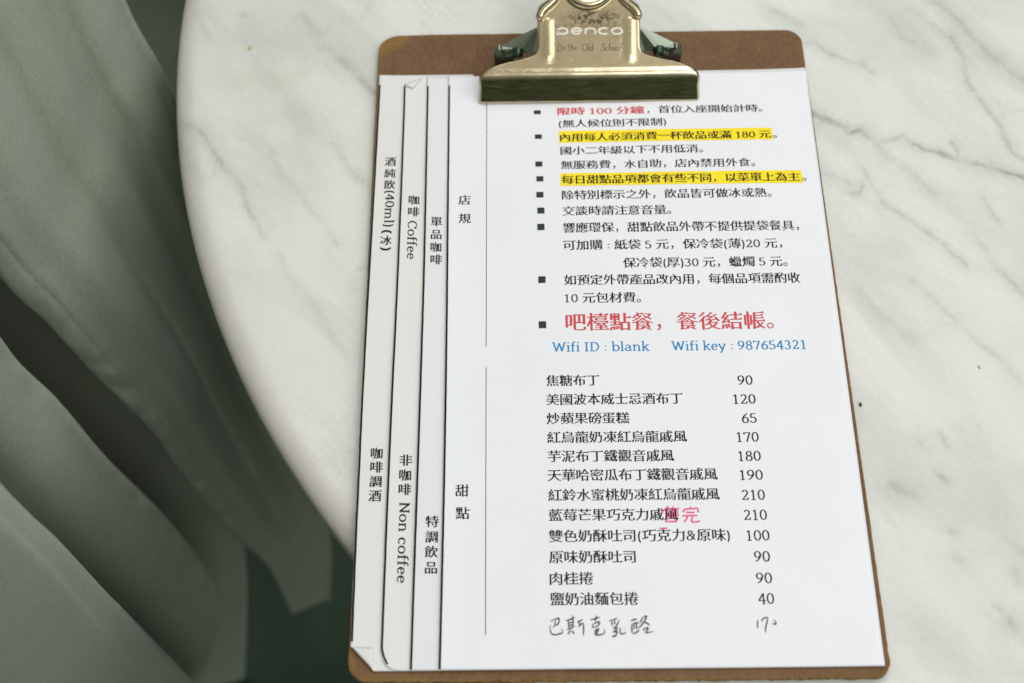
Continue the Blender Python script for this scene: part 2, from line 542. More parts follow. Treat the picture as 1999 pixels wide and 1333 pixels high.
def build_curtain():
    A = rail([(240, 0), (335, 185), (478, 560), (590, 860), (640, 1040), (640, 1168)], 0.0, -0.66)
    B = rail([(0, 531), (94, 625), (187, 726), (300, 839), (356, 919), (461, 1043), (525, 1103), (572, 1196)], 0.0, -0.66)
    V1 = rail([(60, 540), (200, 690), (330, 850), (450, 1000), (482, 1120), (476, 1360)], -0.10, -0.72)
    V2 = rail([(-60, 700), (130, 900), (270, 1060), (360, 1180), (370, 1400)], -0.12, -0.72)
    D1 = rail([(0, 668), (112, 788), (206, 899), (300, 992), (375, 1080), (415, 1140), (424, 1195), (414, 1255), (388, 1345)], 0.02, -0.66)
    D2 = rail([(-30, 820), (70, 930), (180, 1060), (290, 1200), (350, 1400)], 0.02, -0.64)
    D3 = rail([(-120, 930), (0, 1050), (120, 1180), (220, 1300), (280, 1420)], -0.02, -0.60)
    C = rail([(0, 955), (112, 1061), (225, 1183), (300, 1262), (352, 1318), (420, 1395)], 0.10, -0.46)
    C1 = rail([(-60, 1000), (50, 1110), (150, 1230), (230, 1330), (320, 1460)], 0.13, -0.42)
    C2 = rail([(-250, 1120), (-130, 1250), (0, 1400), (100, 1500), (200, 1620)], 0.13, -0.40)
    C3 = rail([(-500, 1250), (-400, 1400), (-280, 1550), (-160, 1650), (-50, 1800)], 0.10, -0.42)
    K1 = rail([(225, -30), (330, 180), (460, 520), (560, 800)], -0.25, -0.68)
    K2 = rail([(430, -60), (530, 150), (650, 500), (720, 760)], -0.28, -0.68)
    NU = 170
    R = {k: resample(v, NU) for k, v in dict(A=A, B=B, V1=V1, V2=V2, D1=D1, D2=D2, D3=D3, C=C, C1=C1, C2=C2, C3=C3, K1=K1, K2=K2).items()}
    lerp = lambda a, b, f, d=0.0: toward([p.lerp(q_, f) for p, q_ in zip(a, b)], d)
    tuck = lambda pts: [p + Vector((0, 0, 0.05 * min(1.0, max(0.0, (-p.z - 0.30) / 0.30)))) for p in pts]
    A_in = tuck(toward(R['A'], 0.05, -0.010))
    V1d, V2d = toward(R['V1'], 0.07), toward(R['V2'], 0.09)
    PLEATS = [(.06, .000), (.13, -.006), (.21, -.009), (.29, .002), (.37, .004), (.45, -.010), (.53, -.014), (.60, -.010), (.68, -.026), (.76, -.034), (.85, -.026), (.93, -.020)]
    ms = []
    for f, d in PLEATS:                           # pleats flatten out towards the hem
        ln = [p.lerp(q_, f) for p, q_ in zip(R['A'], R['B'])]
        ms.append([p + (p - CAM_LOC).normalized() * d * (1.0 - 0.85 * min(1.0, max(0.0, (-p.z - 0.20) / 0.40))) for p in ln])
    Bu = tuck(toward(R['B'], 0.035, 0.006))
    D1u = toward(R['D1'], 0.03, -0.004)
    Cu = toward(R['C'], 0.02, -0.003)
    seq = [R['K2'], R['K1'], A_in, R['A'], *ms, R['B'], Bu, V1d, V2d, D1u, R['D1'], lerp(R['D1'], R['D2'], .25, -.004), R['D2'], R['D3'], Cu, R['C'],
           lerp(R['C'], R['C1'], .5, -.004), R['C1'], R['C2'], R['C3']]
    sub = 8
    iA, iB, iV1, iD1 = (next(i for i, q_ in enumerate(seq) if q_ is w) for w in (R['A'], R['B'], V1d, R['D1']))
    cols, edge = [], []
    for i in range(len(seq) - 1):
        for s in range(sub):
            t = s / sub
            cols.append([cr(seq[max(i - 1, 0)][j], seq[i][j], seq[i + 1][j], seq[min(i + 2, len(seq) - 1)][j], t) for j in range(NU)])
            edge.append(i + t)
    cols.append(seq[-1]); edge.append(len(seq) - 1)
    V, F = [], []
    for ci, c in enumerate(cols):
        e = edge[ci]
        pk = max(math.exp(-((e - iB + 0.35) / 0.7) ** 2), 0.8 * math.exp(-((e - iD1 - 0.3) / 0.40) ** 2))
        hem = 0.0
        for j, p in enumerate(c):
            s = (p - CAM_LOC).normalized()
            n1 = mnoise.noise(Vector((e * 0.7, p.z * 5.0, 2.0)))
            n2 = mnoise.noise(Vector((e * 0.8, p.z * 46.0, 7.0)))
            n3 = mnoise.noise(Vector((e * 0.45, p.z * 20.0, 11.0)))
            low = min(1.0, max(0.0, (-p.z - 0.25) / 0.35))
            d = 0.0022 * n1 + pk * (0.0095 * n2 + 0.004 * mnoise.noise(Vector((e * 0.9, p.z * 95.0, 3.0)))) + low * 0.007 * n3 * (1.0 if iA < e < iB else 0.35)
            d += 0.0022 * math.exp(-((e - iB + 1.0) / 0.13) ** 2)          # stitched seam of the side hem
            V.append(p + s * d)
    # the cloth parts behind the hemmed edge: two curtains, one before the other
    cutcol = next(i for i, e in enumerate(edge) if e >= iV1)
    for c0, c1, lab in ((0, cutcol - sub + 1, 'pale green-grey linen curtain beside the table edge, its puckered hem ending in a free tip'),
                        (cutcol, len(cols) - 1, 'pale green-grey linen curtain in the lower left corner, folded over itself in two layers')):
        vv = V[c0 * NU:(c1 + 1) * NU]
        ff = [(i * NU + j, i * NU + j + 1, (i + 1) * NU + j + 1, (i + 1) * NU + j) for i in range(c1 - c0) for j in range(NU - 1)]
        o = mesh_obj('curtain', vv, ff, CLOTH, None, True)
        tag(o, lab, 'curtain', 'curtains hanging left of the table')
        sm = o.modifiers.new('thickness', 'SOLIDIFY')
        sm.thickness = 0.0012


build_curtain()

# ------------------------------------------------------------------ clipboard: board
CLIPB = empty('clipboard', (0.001, 0.0105, 0.0))
tag(CLIPB, 'brown hardboard clipboard with a wide brass-toned metal clip holding the menu', 'clipboard')
BX0, BX1, BY0, BY1, BT = -0.1058, 0.1077, -0.1528, 0.1740, 0.0031


def child(o, parent):
    """parent keeping the world position (parents here are only translated)"""
    o.parent = parent
    w = Vector(parent.location)
    pp = parent.parent
    while pp:
        w += Vector(pp.location)
        pp = pp.parent
    o.location = Vector(o.location) - w
    return o


def build_board():
    rad = 0.0085
    pts = []
    n = 14
    for cx, cy, a0, r in ((BX1 - rad * .8, BY0 + rad * .8, -90, rad * .8), (BX1 - rad, BY1 - rad, 0, rad), (BX0 + 0.010, BY1 - 0.010, 90, 0.010), (BX0 + rad, BY0 + rad, 180, rad)):
        for i in range(n + 1):
            a = math.radians(a0 + 90 * i / n)
            pts.append((cx + r * math.cos(a), cy + r * math.sin(a)))
    # subdivide and roughen the outline
    out = []
    for (x0, y0), (x1, y1) in zip(pts, pts[1:] + pts[:1]):
        L = math.hypot(x1 - x0, y1 - y0)
        k = max(1, int(L / 0.0012))
        for i in range(k):
            out.append((x0 + (x1 - x0) * i / k, y0 + (y1 - y0) * i / k))
    N = len(out)
    rings = []
    for inset, z, rough in ((0.0004, 0.0, 0.3), (0.0, 0.0004, 1.0), (0.0, BT * .55, 0.8), (0.0001, BT - 0.0004, 0.8), (0.0006, BT, 0.5)):
        ring = []
        cx, cy = (BX0 + BX1) / 2, (BY0 + BY1) / 2
        for (x, y), (xa, ya), (xb, yb) in zip(out, out[-1:] + out[:-1], out[1:] + out[:1]):
            tx, ty = xb - xa, yb - ya
            l = math.hypot(tx, ty)
            nx, ny = ty / l, -tx / l
            bottom = 1.0 if y < BY0 + 0.012 else 0.35
            tap = -0.0021 * (y - BY0) / (BY1 - BY0) * max(0.0, x / BX1)
            j = rough * bottom * 0.00055 * (mnoise.noise(Vector((x * 420, y * 420, z * 300))) + 0.6 * mnoise.noise(Vector((x * 1100, y * 1100, z * 500))))
            zz = z
            # worn, chipped corner at the top left
            dx, dy = x - BX0, BY1 - y
            wear = max(0.0, 1 - math.hypot(dx, dy) / 0.026)
            if z > 0.001:
                zz -= wear * 0.0010 * (z / BT)
            ring.append((x + tap + nx * (j - inset), y + ny * (j - inset), zz))
        rings.append(ring)
    V = [p for r in rings for p in r]
    F = []
    for i in range(len(rings) - 1):
        for j in range(N):
            k = (j + 1) % N
            F.append((i * N + j, i * N + k, (i + 1) * N + k, (i + 1) * N + j))
    F.append(tuple(range(N))[::-1])
    edge = mesh_obj('board_edge', V, F, BOARD_EDGE, None, False)
    # face sheet: grid-free fan of strips inward so wear can vary
    topring = rings[-1]
    VV = list(topring)
    FF = []
    last = 0
    prev = list(range(N))
    ccx, ccy = (BX0 + BX1) / 2, (BY0 + BY1) / 2
    for s in (0.985, 0.97, 0.95, 0.92, 0.88, 0.5, 0.05):
        cur = []
        for (x, y, z) in topring:
            xx, yy = ccx + (x - ccx) * s, ccy + (y - ccy) * s
            w = max(0.0, 1 - math.hypot(xx - BX0, BY1 - yy) / 0.026) if s > 0.9 else 0
            VV.append((xx, yy, BT - (0.0010 * w if s > 0.9 else 0)))
            cur.append(len(VV) - 1)
        for j in range(N):
            k = (j + 1) % N
            FF.append((prev[j], prev[k], cur[k], cur[j]))
        prev = cur
    FF.append(tuple(prev))
    face = mesh_obj('board_face', VV, FF, BOARD, None, False)
    wv = []
    for x, y, z in VV:
        dx, dy = x - BX0, BY1 - y
        d = dx + dy                               # distance from the corner along the diagonal
        nz = 0.004 * mnoise.noise(Vector((x * 120, y * 120, 1)))
        w1 = 1.0 if d + nz < 0.0145 else max(0.0, 1 - (d + nz - 0.0145) / 0.002)
        de = min(x - BX0, BX1 - x, y - BY0, BY1 - y)
        w2 = 0.5 * max(0.0, 1 - de / 0.0010)
        w3 = 0.0
        if y < BY0 + 0.02 and x < BX0 + 0.03:
            w3 = 0.7 * max(0.0, 1 - de / 0.004)
        wv.append(max(w1, w2, w3))
    a = face.data.attributes.new('wear', 'FLOAT', 'POINT')
    a.data.foreach_set('value', np.array(wv, dtype=np.float32))
    child(edge, CLIPB)
    child(face, CLIPB)


build_board()
for rx, ry in ((-0.085, -0.13), (0.088, -0.13), (-0.022, 0.158), (0.018, 0.158)):   # unseen feet added to bridge the gap under the board
    vv = [(rx + r * math.cos(a), ry + r * math.sin(a), z) for r, z in ((0.0045, 0.0002), (0.0035, -LIFT)) for a in np.linspace(0, 2 * math.pi, 20, endpoint=False)]
    ff = [(i, (i + 1) % 20, 20 + (i + 1) % 20, 20 + i) for i in range(20)] + [tuple(range(20, 40))]
    child(mesh_obj('board_foot', vv, ff, METAL_DARK), CLIPB)

# ------------------------------------------------------------------ clipboard: clip
CX = -0.0019                                  # axis of the clip
SLOPE = 0.627                                 # rise of the clip's upper plate
LIP0, LIP1 = (0.1286, 0.0005 + ZP), (0.1363, 0.0126 + ZP)
TOPEND_Y = 0.1865


def clip_profile():
    """(y, z) down the middle of the jaw plate: lip, rounded bend, sloping plate"""
    d1 = Vector((LIP1[0] - LIP0[0], LIP1[1] - LIP0[1])).normalized()
    d2 = Vector((1, SLOPE)).normalized()
    k = Vector(LIP1)
    a, b = k - d1 * 0.0030, k + d2 * 0.0030
    pts = []
    for i in range(13):
        pts.append(Vector(LIP0).lerp(a, i / 13))
    for i in range(9):
        t = i / 8
        pts.append(a * (1 - t) ** 2 + k * (2 * t * (1 - t)) + b * t * t)
    end = Vector((TOPEND_Y, LIP1[1] + SLOPE * (TOPEND_Y - LIP1[0])))
    n = int((end - b).length / 0.00055)
    for i in range(1, n + 1):
        pts.append(b.lerp(end, i / n))
    return pts


# half width of the plate against y
HW = [(0.1280, .0535), (0.1288, .0537), (0.1320, .0532), (0.1345, .0534), (0.1363, .0525), (0.1375, .0510), (0.1388, .0486), (0.1400, .0450), (0.1412, .0398), (0.1421, .0340),
      (0.1430, .0300), (0.1440, .0271), (0.1452, .0255), (0.1470, .0248), (0.1500, .0247), (0.1630, .0245), (0.1645, .0230), (0.1665, .0192), (0.1700, .0145), (0.1740, .0118), (0.1800, .0105), (0.19, .0100)]


def half(y):
    for (a, wa), (b, wb_) in zip(HW[:-1], HW[1:]):
        if a <= y <= b:
            return wa + (wb_ - wa) * (y - a) / (b - a)
    return HW[-1][1]


PN = Vector((0, -SLOPE, 1)).normalized()      # normal of the sloping plate


def on_plate(u, v, lift=0.0):
    """where the line of sight of photo pixel (u, v) meets the sloping plate"""
    d = ray(u, v)
    p0 = Vector((0, LIP1[0], LIP1[1]))
    t = ((p0 - CAM_LOC) @ PN if False else (p0 - CAM_LOC).dot(PN)) / d.dot(PN)
    return CAM_LOC + d * t + PN * lift


HOLE = (0.1728, 0.0106)                       # y of the hanging hole, radius along the plate


def build_clip():
    prof = clip_profile()
    M = 150
    V, G = [], []
    for i, p in enumerate(prof):
        q0, q1 = prof[max(i - 1, 0)], prof[min(i + 1, len(prof) - 1)]
        t = (q1 - q0).normalized()
        n = Vector((-t.y, t.x))
        w = half(p.x)
        lipf = min(1.0, max(0.0, (0.146 - p.x) / 0.008))
        r = 0.0013 + 0.0007 * lipf
        for j in range(M + 1):
            s = -1 + 2 * j / M
            s = math.copysign(abs(s) ** 0.8, s)
            x = s * w
            o = 0.0
            ov = abs(x) - (w - r)
            if ov > 0:
                o -= r * (1 - math.sqrt(max(0.0, 1 - (ov / r) ** 2)))
            # two raised ribs up the neck
            if p.x > 0.139:
                ax = abs(abs(x) - 0.0197)
                yy = min(max((p.x - 0.1400) / 0.0035, 0), 1) * min(max((0.1592 - p.x) / 0.0014, 0), 1)
                o += 0.0005 * math.exp(-(ax / 0.0021) ** 2) * yy
                if abs(x) < 0.0197:
                    o -= 0.00012 * math.exp(-((0.0162 - abs(x)) / 0.0011) ** 2) * yy
            # shallow crease along the bend
            o -= 0.00022 * math.exp(-((p.x - 0.1375) / 0.0005) ** 2)
            o += 0.00016 * mnoise.noise(Vector((x * 60, p.x * 60, 0)))
            V.append((CX + x, p.x + n.x * o, p.y + n.y * o))
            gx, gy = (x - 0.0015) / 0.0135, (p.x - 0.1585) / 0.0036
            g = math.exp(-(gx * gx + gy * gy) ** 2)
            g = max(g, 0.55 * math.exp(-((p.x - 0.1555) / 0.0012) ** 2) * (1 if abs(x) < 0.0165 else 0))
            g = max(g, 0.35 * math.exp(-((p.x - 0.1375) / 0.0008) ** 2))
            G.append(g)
    F = []
    for i in range(len(prof) - 1):
        for j in range(M):
            a = i * (M + 1) + j
            c = (Vector(V[a]) + Vector(V[a + M + 2])) / 2
            if math.hypot(c.x - CX, (c.y - HOLE[0]) * 1.18) < HOLE[1] * 0.92:
                continue
            F.append((a, a + 1, a + M + 2, a + M + 1))
    jaw = mesh_obj('clip_jaw', V, F, METAL, None, True)
    a = jaw.data.attributes.new('grime', 'FLOAT', 'POINT')
    a.data.foreach_set('value', np.array(G, dtype=np.float32))
    sm = jaw.modifiers.new('thickness', 'SOLIDIFY')
    sm.thickness = 0.0006
    sm.offset = -1
    child(jaw, CLIPB)

    # rolled rims: round the hole and on the two shoulders
    def tube(name, path, r, mat, closed=False, flat=1.0):
        n = 14
        VV, FF = [], []
        m = len(path)
        for i, p in enumerate(path):
            a_ = path[(i - 1) % m] if closed else path[max(i - 1, 0)]
            b_ = path[(i + 1) % m] if closed else path[min(i + 1, m - 1)]
            t = (b_ - a_).normalized()
            side = t.cross(PN).normalized()
            taper = 1.0 if closed else min(1.0, 0.35 + 6.0 * min(i, m - 1 - i) / m)
            for k in range(n):
                an = 2 * math.pi * k / n
                VV.append(p + side * (r * taper * math.cos(an)) + PN * (r * taper * flat * math.sin(an)))
        for i in range(m if closed else m - 1):
            for k in range(n):
                FF.append((i * n + k, i * n + (k + 1) % n, ((i + 1) % m) * n + (k + 1) % n, ((i + 1) % m) * n + k))
        if not closed:
            FF += [tuple(range(n))[::-1], tuple((m - 1) * n + k for k in range(n))]
        o = mesh_obj(name, VV, FF, mat, None, True)
        return child(o, jaw)
    up = Vector((0, 1, SLOPE)).normalized()
    hc = Vector((CX, HOLE[0], LIP1[1] + SLOPE * (HOLE[0] - LIP1[0])))
    tube('hole_rim', [hc + Vector((1, 0, 0)) * (HOLE[1] * math.cos(a)) + up * (HOLE[1] * math.sin(a)) + PN * 0.0009
                      for a in np.linspace(0, 2 * math.pi, 64, endpoint=False)], 0.0029, METAL, True, 1.15)
    for sgn in (-1, 1):
        path = []
        for (x, y) in [(0.0236, 0.1575), (0.0231, 0.1600), (0.0213, 0.1622), (0.0185, 0.1642), (0.0162, 0.1662), (0.0143, 0.1690), (0.0128, 0.1722)]:
            path.append(Vector((CX + sgn * x, y, LIP1[1] + SLOPE * (y - LIP1[0]))) + PN * 0.0006)
        fine = []
        for i in range(len(path) - 1):
            for s in range(6):
                fine.append(cr(path[max(i - 1, 0)], path[i], path[i + 1], path[min(i + 2, len(path) - 1)], s / 6))
        fine.append(path[-1])
        tube('rolled_rim', fine, 0.0023, METAL, False, 1.15)

    # spring plate under the jaw with its two curled ears
    for sgn in (-1, 1):
        z0 = BT
        def W(x, y, z): return Vector((CX + sgn * x, y, z))
        g = [  # outline of the sloping wing: x, y, z
            (0.0235, 0.1480, 0.0205), (0.0270, 0.1480, 0.0190), (0.0300, 0.1492, 0.0174), (0.0322, 0.1528, 0.0164),
            (0.0360, 0.1540, 0.0152), (0.0420, 0.1540, 0.0140),
            (0.0450, 0.1545, 0.0137), (0.0432, 0.1562, 0.0143), (0.0350, 0.1582, 0.0180), (0.0275, 0.1600, 0.0215), (0.0235, 0.1608, 0.0235)]
        VV = [W(*p) for p in g] + [W(p[0], p[1], p[2] - 0.0010) for p in g]
        n = len(g)
        FF = [tuple(range(n)), tuple(range(2 * n - 1, n - 1, -1))] + [(i, (i + 1) % n, n + (i + 1) % n, n + i) for i in range(n)]
        wing = child(mesh_obj('spring_wing', VV, FF, METAL_DARK, None, False), CLIPB)
        # down-turned front face with the curled top edge
        prof2 = []
        for i in range(25):
            t = i / 24
            x = 0.0362 + (0.0458 - 0.0362) * t
            z = 0.0130 + 0.0022 * math.exp(-((t - 0.72) / 0.17) ** 2) - 0.0014 * math.exp(-((t - 0.33) / 0.16) ** 2)
            prof2.append((x, z))
        VV, FF = [], []
        yf, yb = 0.1525, 0.1560
        for x, z in prof2:
            VV += [W(x, yf + 0.0010, z0), W(x, yf, z - 0.0008), W(x, yf + 0.0006, z), W(x, yb, z + 0.0004), W(x, yb, z - 0.0006), W(x, yf + 0.0018, z0)]
        for i in range(len(prof2) - 1):
            for k in range(6):
                a_, b_ = i * 6 + k, i * 6 + (k + 1) % 6
                FF.append((a_, b_, b_ + 6, a_ + 6))
        L = (len(prof2) - 1) * 6
        FF += [(0, 1, 2, 3, 4, 5), tuple(L + k for k in range(6))[::-1]]
        ear = child(mesh_obj('curled_ear', VV, FF, METAL_DARK, None, False), wing)
        # hollow pin end beside the ear
        c = W(0.0343, 0.1508, 0.0128)
        ax = Vector((0, 1, 0.42)).normalized()
        e1 = Vector((1, 0, 0)); e2 = ax.cross(e1)
        VV, FF = [], []
        nn = 22
        for (r, d) in ((0.0026, 0.004), (0.0026, 0.0), (0.0022, -0.0002), (0.0020, 0.0004), (0.0019, 0.0035)):
            for k in range(nn):
                an = 2 * math.pi * k / nn
                VV.append(c + e1 * (r * math.cos(an)) + e2 * (r * math.sin(an)) + ax * d)
        for i in range(4):
            for k in range(nn):
                FF.append((i * nn + k, i * nn + (k + 1) % nn, (i + 1) * nn + (k + 1) % nn, (i + 1) * nn + k))
        FF.append(tuple(4 * nn + k for k in range(nn)))
        child(mesh_obj('hinge_pin', VV, FF, PIN, None, True), wing)
    # base plate riveted to the board
    x0, x1, y0, y1 = -0.0235, 0.0235, 0.1445, 0.1715
    zt = BT + 0.0012
    VV = [(CX + x0, y0, BT), (CX + x1, y0, BT), (CX + x1, y1, BT), (CX + x0, y1, BT), (CX + x0, y0, zt), (CX + x1, y0, zt), (CX + x1, y1, zt), (CX + x0, y1, zt)]
    FF = [(3, 2, 1, 0), (4, 5, 6, 7), (0, 1, 5, 4), (1, 2, 6, 5), (2, 3, 7, 6), (3, 0, 4, 7)]
    child(mesh_obj('clip_base', VV, FF, METAL_DARK), CLIPB)
    # neck posts: side walls of the jaw down to the base plate
    for sgn in (-1, 1):
        prof3 = [(0.1446, 0.0170), (0.1620, 0.0280), (0.1640, 0.0270), (0.1640, BT + 0.0012), (0.1500, BT + 0.0012), (0.1446, 0.0110)]
        xo, xi = CX + sgn * 0.0247, CX + sgn * 0.0238
        VV = [(xo, y, z) for y, z in prof3] + [(xi, y, z) for y, z in prof3]
        n = len(prof3)
        FF = [tuple(range(n)), tuple(range(2 * n - 1, n - 1, -1))] + [(i, (i + 1) % n, n + (i + 1) % n, n + i) for i in range(n)]
        child(mesh_obj('jaw_cheek', VV, FF, METAL, None, False), jaw)
    return jaw


JAW = build_clip()


# ------------------------------------------------------------------ lettering
def A_(cx, cy, rx, ry, a0, a1, n=14):
    return [(cx + rx * math.cos(math.radians(a0 + (a1 - a0) * i / n)), cy + ry * math.sin(math.radians(a0 + (a1 - a0) * i / n))) for i in range(n + 1)]


def SF(x, y, w=.10):                           # a serif: short flat bar
    return [(x - w, y), (x + w, y)]


# roman letters with thick stems and thin bars, as pen strokes in em units (advance, strokes)
LATIN = {
    '0': (.555, [A_(.278, .345, .195, .325, 90, 450, 28)]),
    '1': (.555, [[(.285, .0), (.285, .685)], [(.13, .585), (.285, .66)], SF(.285, .016, .14)]),
    '2': (.555, [A_(.265, .50, .165, .17, 165, -35) + [(.30, .27), (.09, .035)], [(.07, .035), (.465, .035)], [(.45, .03), (.475, .15)]]),
    '3': (.555, [A_(.25, .515, .15, .155, 155, -85), A_(.245, .185, .19, .175, 85, -160)]),
    '4': (.555, [[(.37, .0), (.37, .68)], [(.36, .67), (.05, .215)], [(.04, .205), (.52, .205)], SF(.37, .014, .10)]),
    '5': (.555, [[(.13, .655), (.45, .655)], [(.135, .66), (.115, .375)], A_(.25, .21, .20, .195, 125, -155)]),
    '6': (.555, [[(.44, .665), (.27, .57), (.13, .38), (.095, .22)], A_(.285, .205, .185, .195, 90, 450, 24)]),
    '7': (.555, [[(.075, .65), (.50, .65)], [(.48, .65), (.36, .36), (.235, .0)], [(.075, .665), (.07, .53)]]),
    '8': (.555, [A_(.278, .515, .155, .155, 90, 450, 24), A_(.278, .18, .19, .17, 90, 450, 24)]),
    '9': (.555, [[(.115, .02), (.285, .11), (.425, .30), (.46, .46)], A_(.27, .48, .185, .19, 90, 450, 24)]),
    'W': (.98, [[(.10, .69), (.29, .02)], [(.29, .02), (.50, .64)], [(.50, .66), (.68, .02)], [(.68, .02), (.88, .69)], SF(.10, .69, .10), SF(.88, .69, .09)]),
    'i': (.31, [[(.155, .0), (.155, .47)], SF(.155, .014, .10), [(.05, .455), (.155, .47)], [(.155, .64), (.155, .715)]]),
    'f': (.37, [[(.155, .0), (.155, .56)] + A_(.285, .56, .13, .165, 180, 55), [(.03, .46), (.33, .46)], SF(.155, .014, .11)]),
    'I': (.385, [[(.19, .0), (.19, .69)], SF(.19, .016, .13), SF(.19, .674, .13)]),
    'D': (.74, [[(.17, .0), (.17, .69)], [(.05, .674), (.33, .674)] + A_(.33, .345, .31, .329, 90, -90, 20) + [(.05, .016)]]),
    'b': (.60, [[(.13, .0), (.13, .74)], [(.03, .73), (.13, .74)], A_(.33, .235, .20, .23, 150, -150, 24)]),
    'l': (.31, [[(.155, .0), (.155, .74)], SF(.155, .014, .10), [(.05, .73), (.155, .74)]]),
    'a': (.555, [A_(.245, .335, .155, .13, 160, 0) + [(.40, .0)], A_(.235, .14, .155, .125, 75, 315, 18), [(.40, .02), (.50, .016)], [(.23, .275), (.40, .275)]]),
    'n': (.63, [[(.14, .0), (.14, .47)], [(.04, .455), (.14, .47)], A_(.31, .30, .17, .165, 165, 0) + [(.48, .0)], SF(.14, .014, .10), SF(.48, .014, .10)]),
    'k': (.59, [[(.14, .0), (.14, .74)], [(.04, .73), (.14, .74)], [(.15, .20), (.44, .45)], [(.25, .29), (.48, .0)], SF(.14, .014, .10), SF(.44, .456, .10), SF(.49, .014, .09)]),
    'e': (.52, [[(.085, .255), (.43, .255)], A_(.26, .235, .18, .225, 5, 320, 24)]),
    'y': (.56, [[(.07, .46), (.28, .03)], [(.48, .46), (.25, -.10), (.16, -.20), (.07, -.18)], SF(.08, .456, .09), SF(.47, .456, .08)]),
    'C': (.66, [A_(.37, .345, .285, .335, 45, 318, 26), [(.57, .67), (.585, .49)]]),
    'c': (.50, [A_(.27, .235, .185, .225, 50, 318, 22), [(.40, .41), (.405, .33)]]),
    'o': (.58, [A_(.29, .235, .205, .225, 90, 450, 26)]),
    'N': (.76, [[(.14, .0), (.14, .69)], [(.14, .68), (.61, .02)], [(.61, .0), (.61, .69)], SF(.14, .014, .10), SF(.61, .676, .11), SF(.12, .676, .08)]),
    'm': (.93, [[(.14, .0), (.14, .47)], [(.04, .455), (.14, .47)], A_(.295, .31, .155, .155, 165, 0) + [(.45, .0)], A_(.605, .31, .155, .155, 165, 0) + [(.76, .0)],
                SF(.14, .014, .09), SF(.45, .014, .09), SF(.76, .014, .09)]),
    '(': (.33, [A_(.40, .27, .27, .52, 128, 232, 16)]),
    ')': (.33, [A_(-.07, .27, .27, .52, 52, -52, 16)]),
    ':': (.30, [[(.15, .05), (.15, .12)], [(.15, .36), (.15, .43)]]),
    '&': (.72, [A_(.30, .54, .125, .14, -60, 200, 16) + [(.22, .42), (.60, .03)], [(.36, .42), (.16, .29)] + A_(.25, .16, .17, .15, 150, 330, 12) + [(.50, .22), (.55, .40)], SF(.56, .41, .08)]),
    ' ': (.26, []),
}
_cache = {}


def sarea(P):
    return 0.5 * float(np.sum(P[:, 0] * np.roll(P[:, 1], -1) - np.roll(P[:, 0], -1) * P[:, 1]))


def inside(p, P):
    x, y = P[:, 0], P[:, 1]
    x2, y2 = np.roll(x, -1), np.roll(y, -1)
    m = (y > p[1]) != (y2 > p[1])
    xx = x[m] + (p[1] - y[m]) / (y2[m] - y[m]) * (x2[m] - x[m])
    return int(np.sum(xx > p[0])) % 2 == 1


def fill(polys, sgn):
    """triangulate outlines with holes, each outer outline with its own holes"""
    polys = [P for P in polys if abs(sarea(P)) > 1e-6]
    outer = [P for P in polys if sarea(P) * sgn > 0]
    holes = [P for P in polys if sarea(P) * sgn <= 0]
    own = [[] for _ in outer]
    for H in holes:
        c = [(abs(sarea(O)), i) for i, O in enumerate(outer) if inside(H[0], O)]
        if c:
            own[min(c)[1]].append(H)
    flat, tris = [], []
    for O, hs in zip(outer, own):
        loops = [O] + hs
        pts, faces = [], []
        for L_ in loops:
            faces.append(list(range(len(pts), len(pts) + len(L_))))
            pts += [Vector((x, y)) for x, y in L_]
        vs, _, fs, _, _, _ = delaunay_2d_cdt(pts, [], faces, 0, 1e-6)
        o = len(flat)
        flat += [(v.x, v.y) for v in vs]
        for f in fs:
            c = sum((vs[i] for i in f), Vector((0, 0))) / len(f)
            if inside(c, O) and not any(inside(c, H) for H in hs):
                tris.append(tuple(o + i for i in f))
    return flat, tris


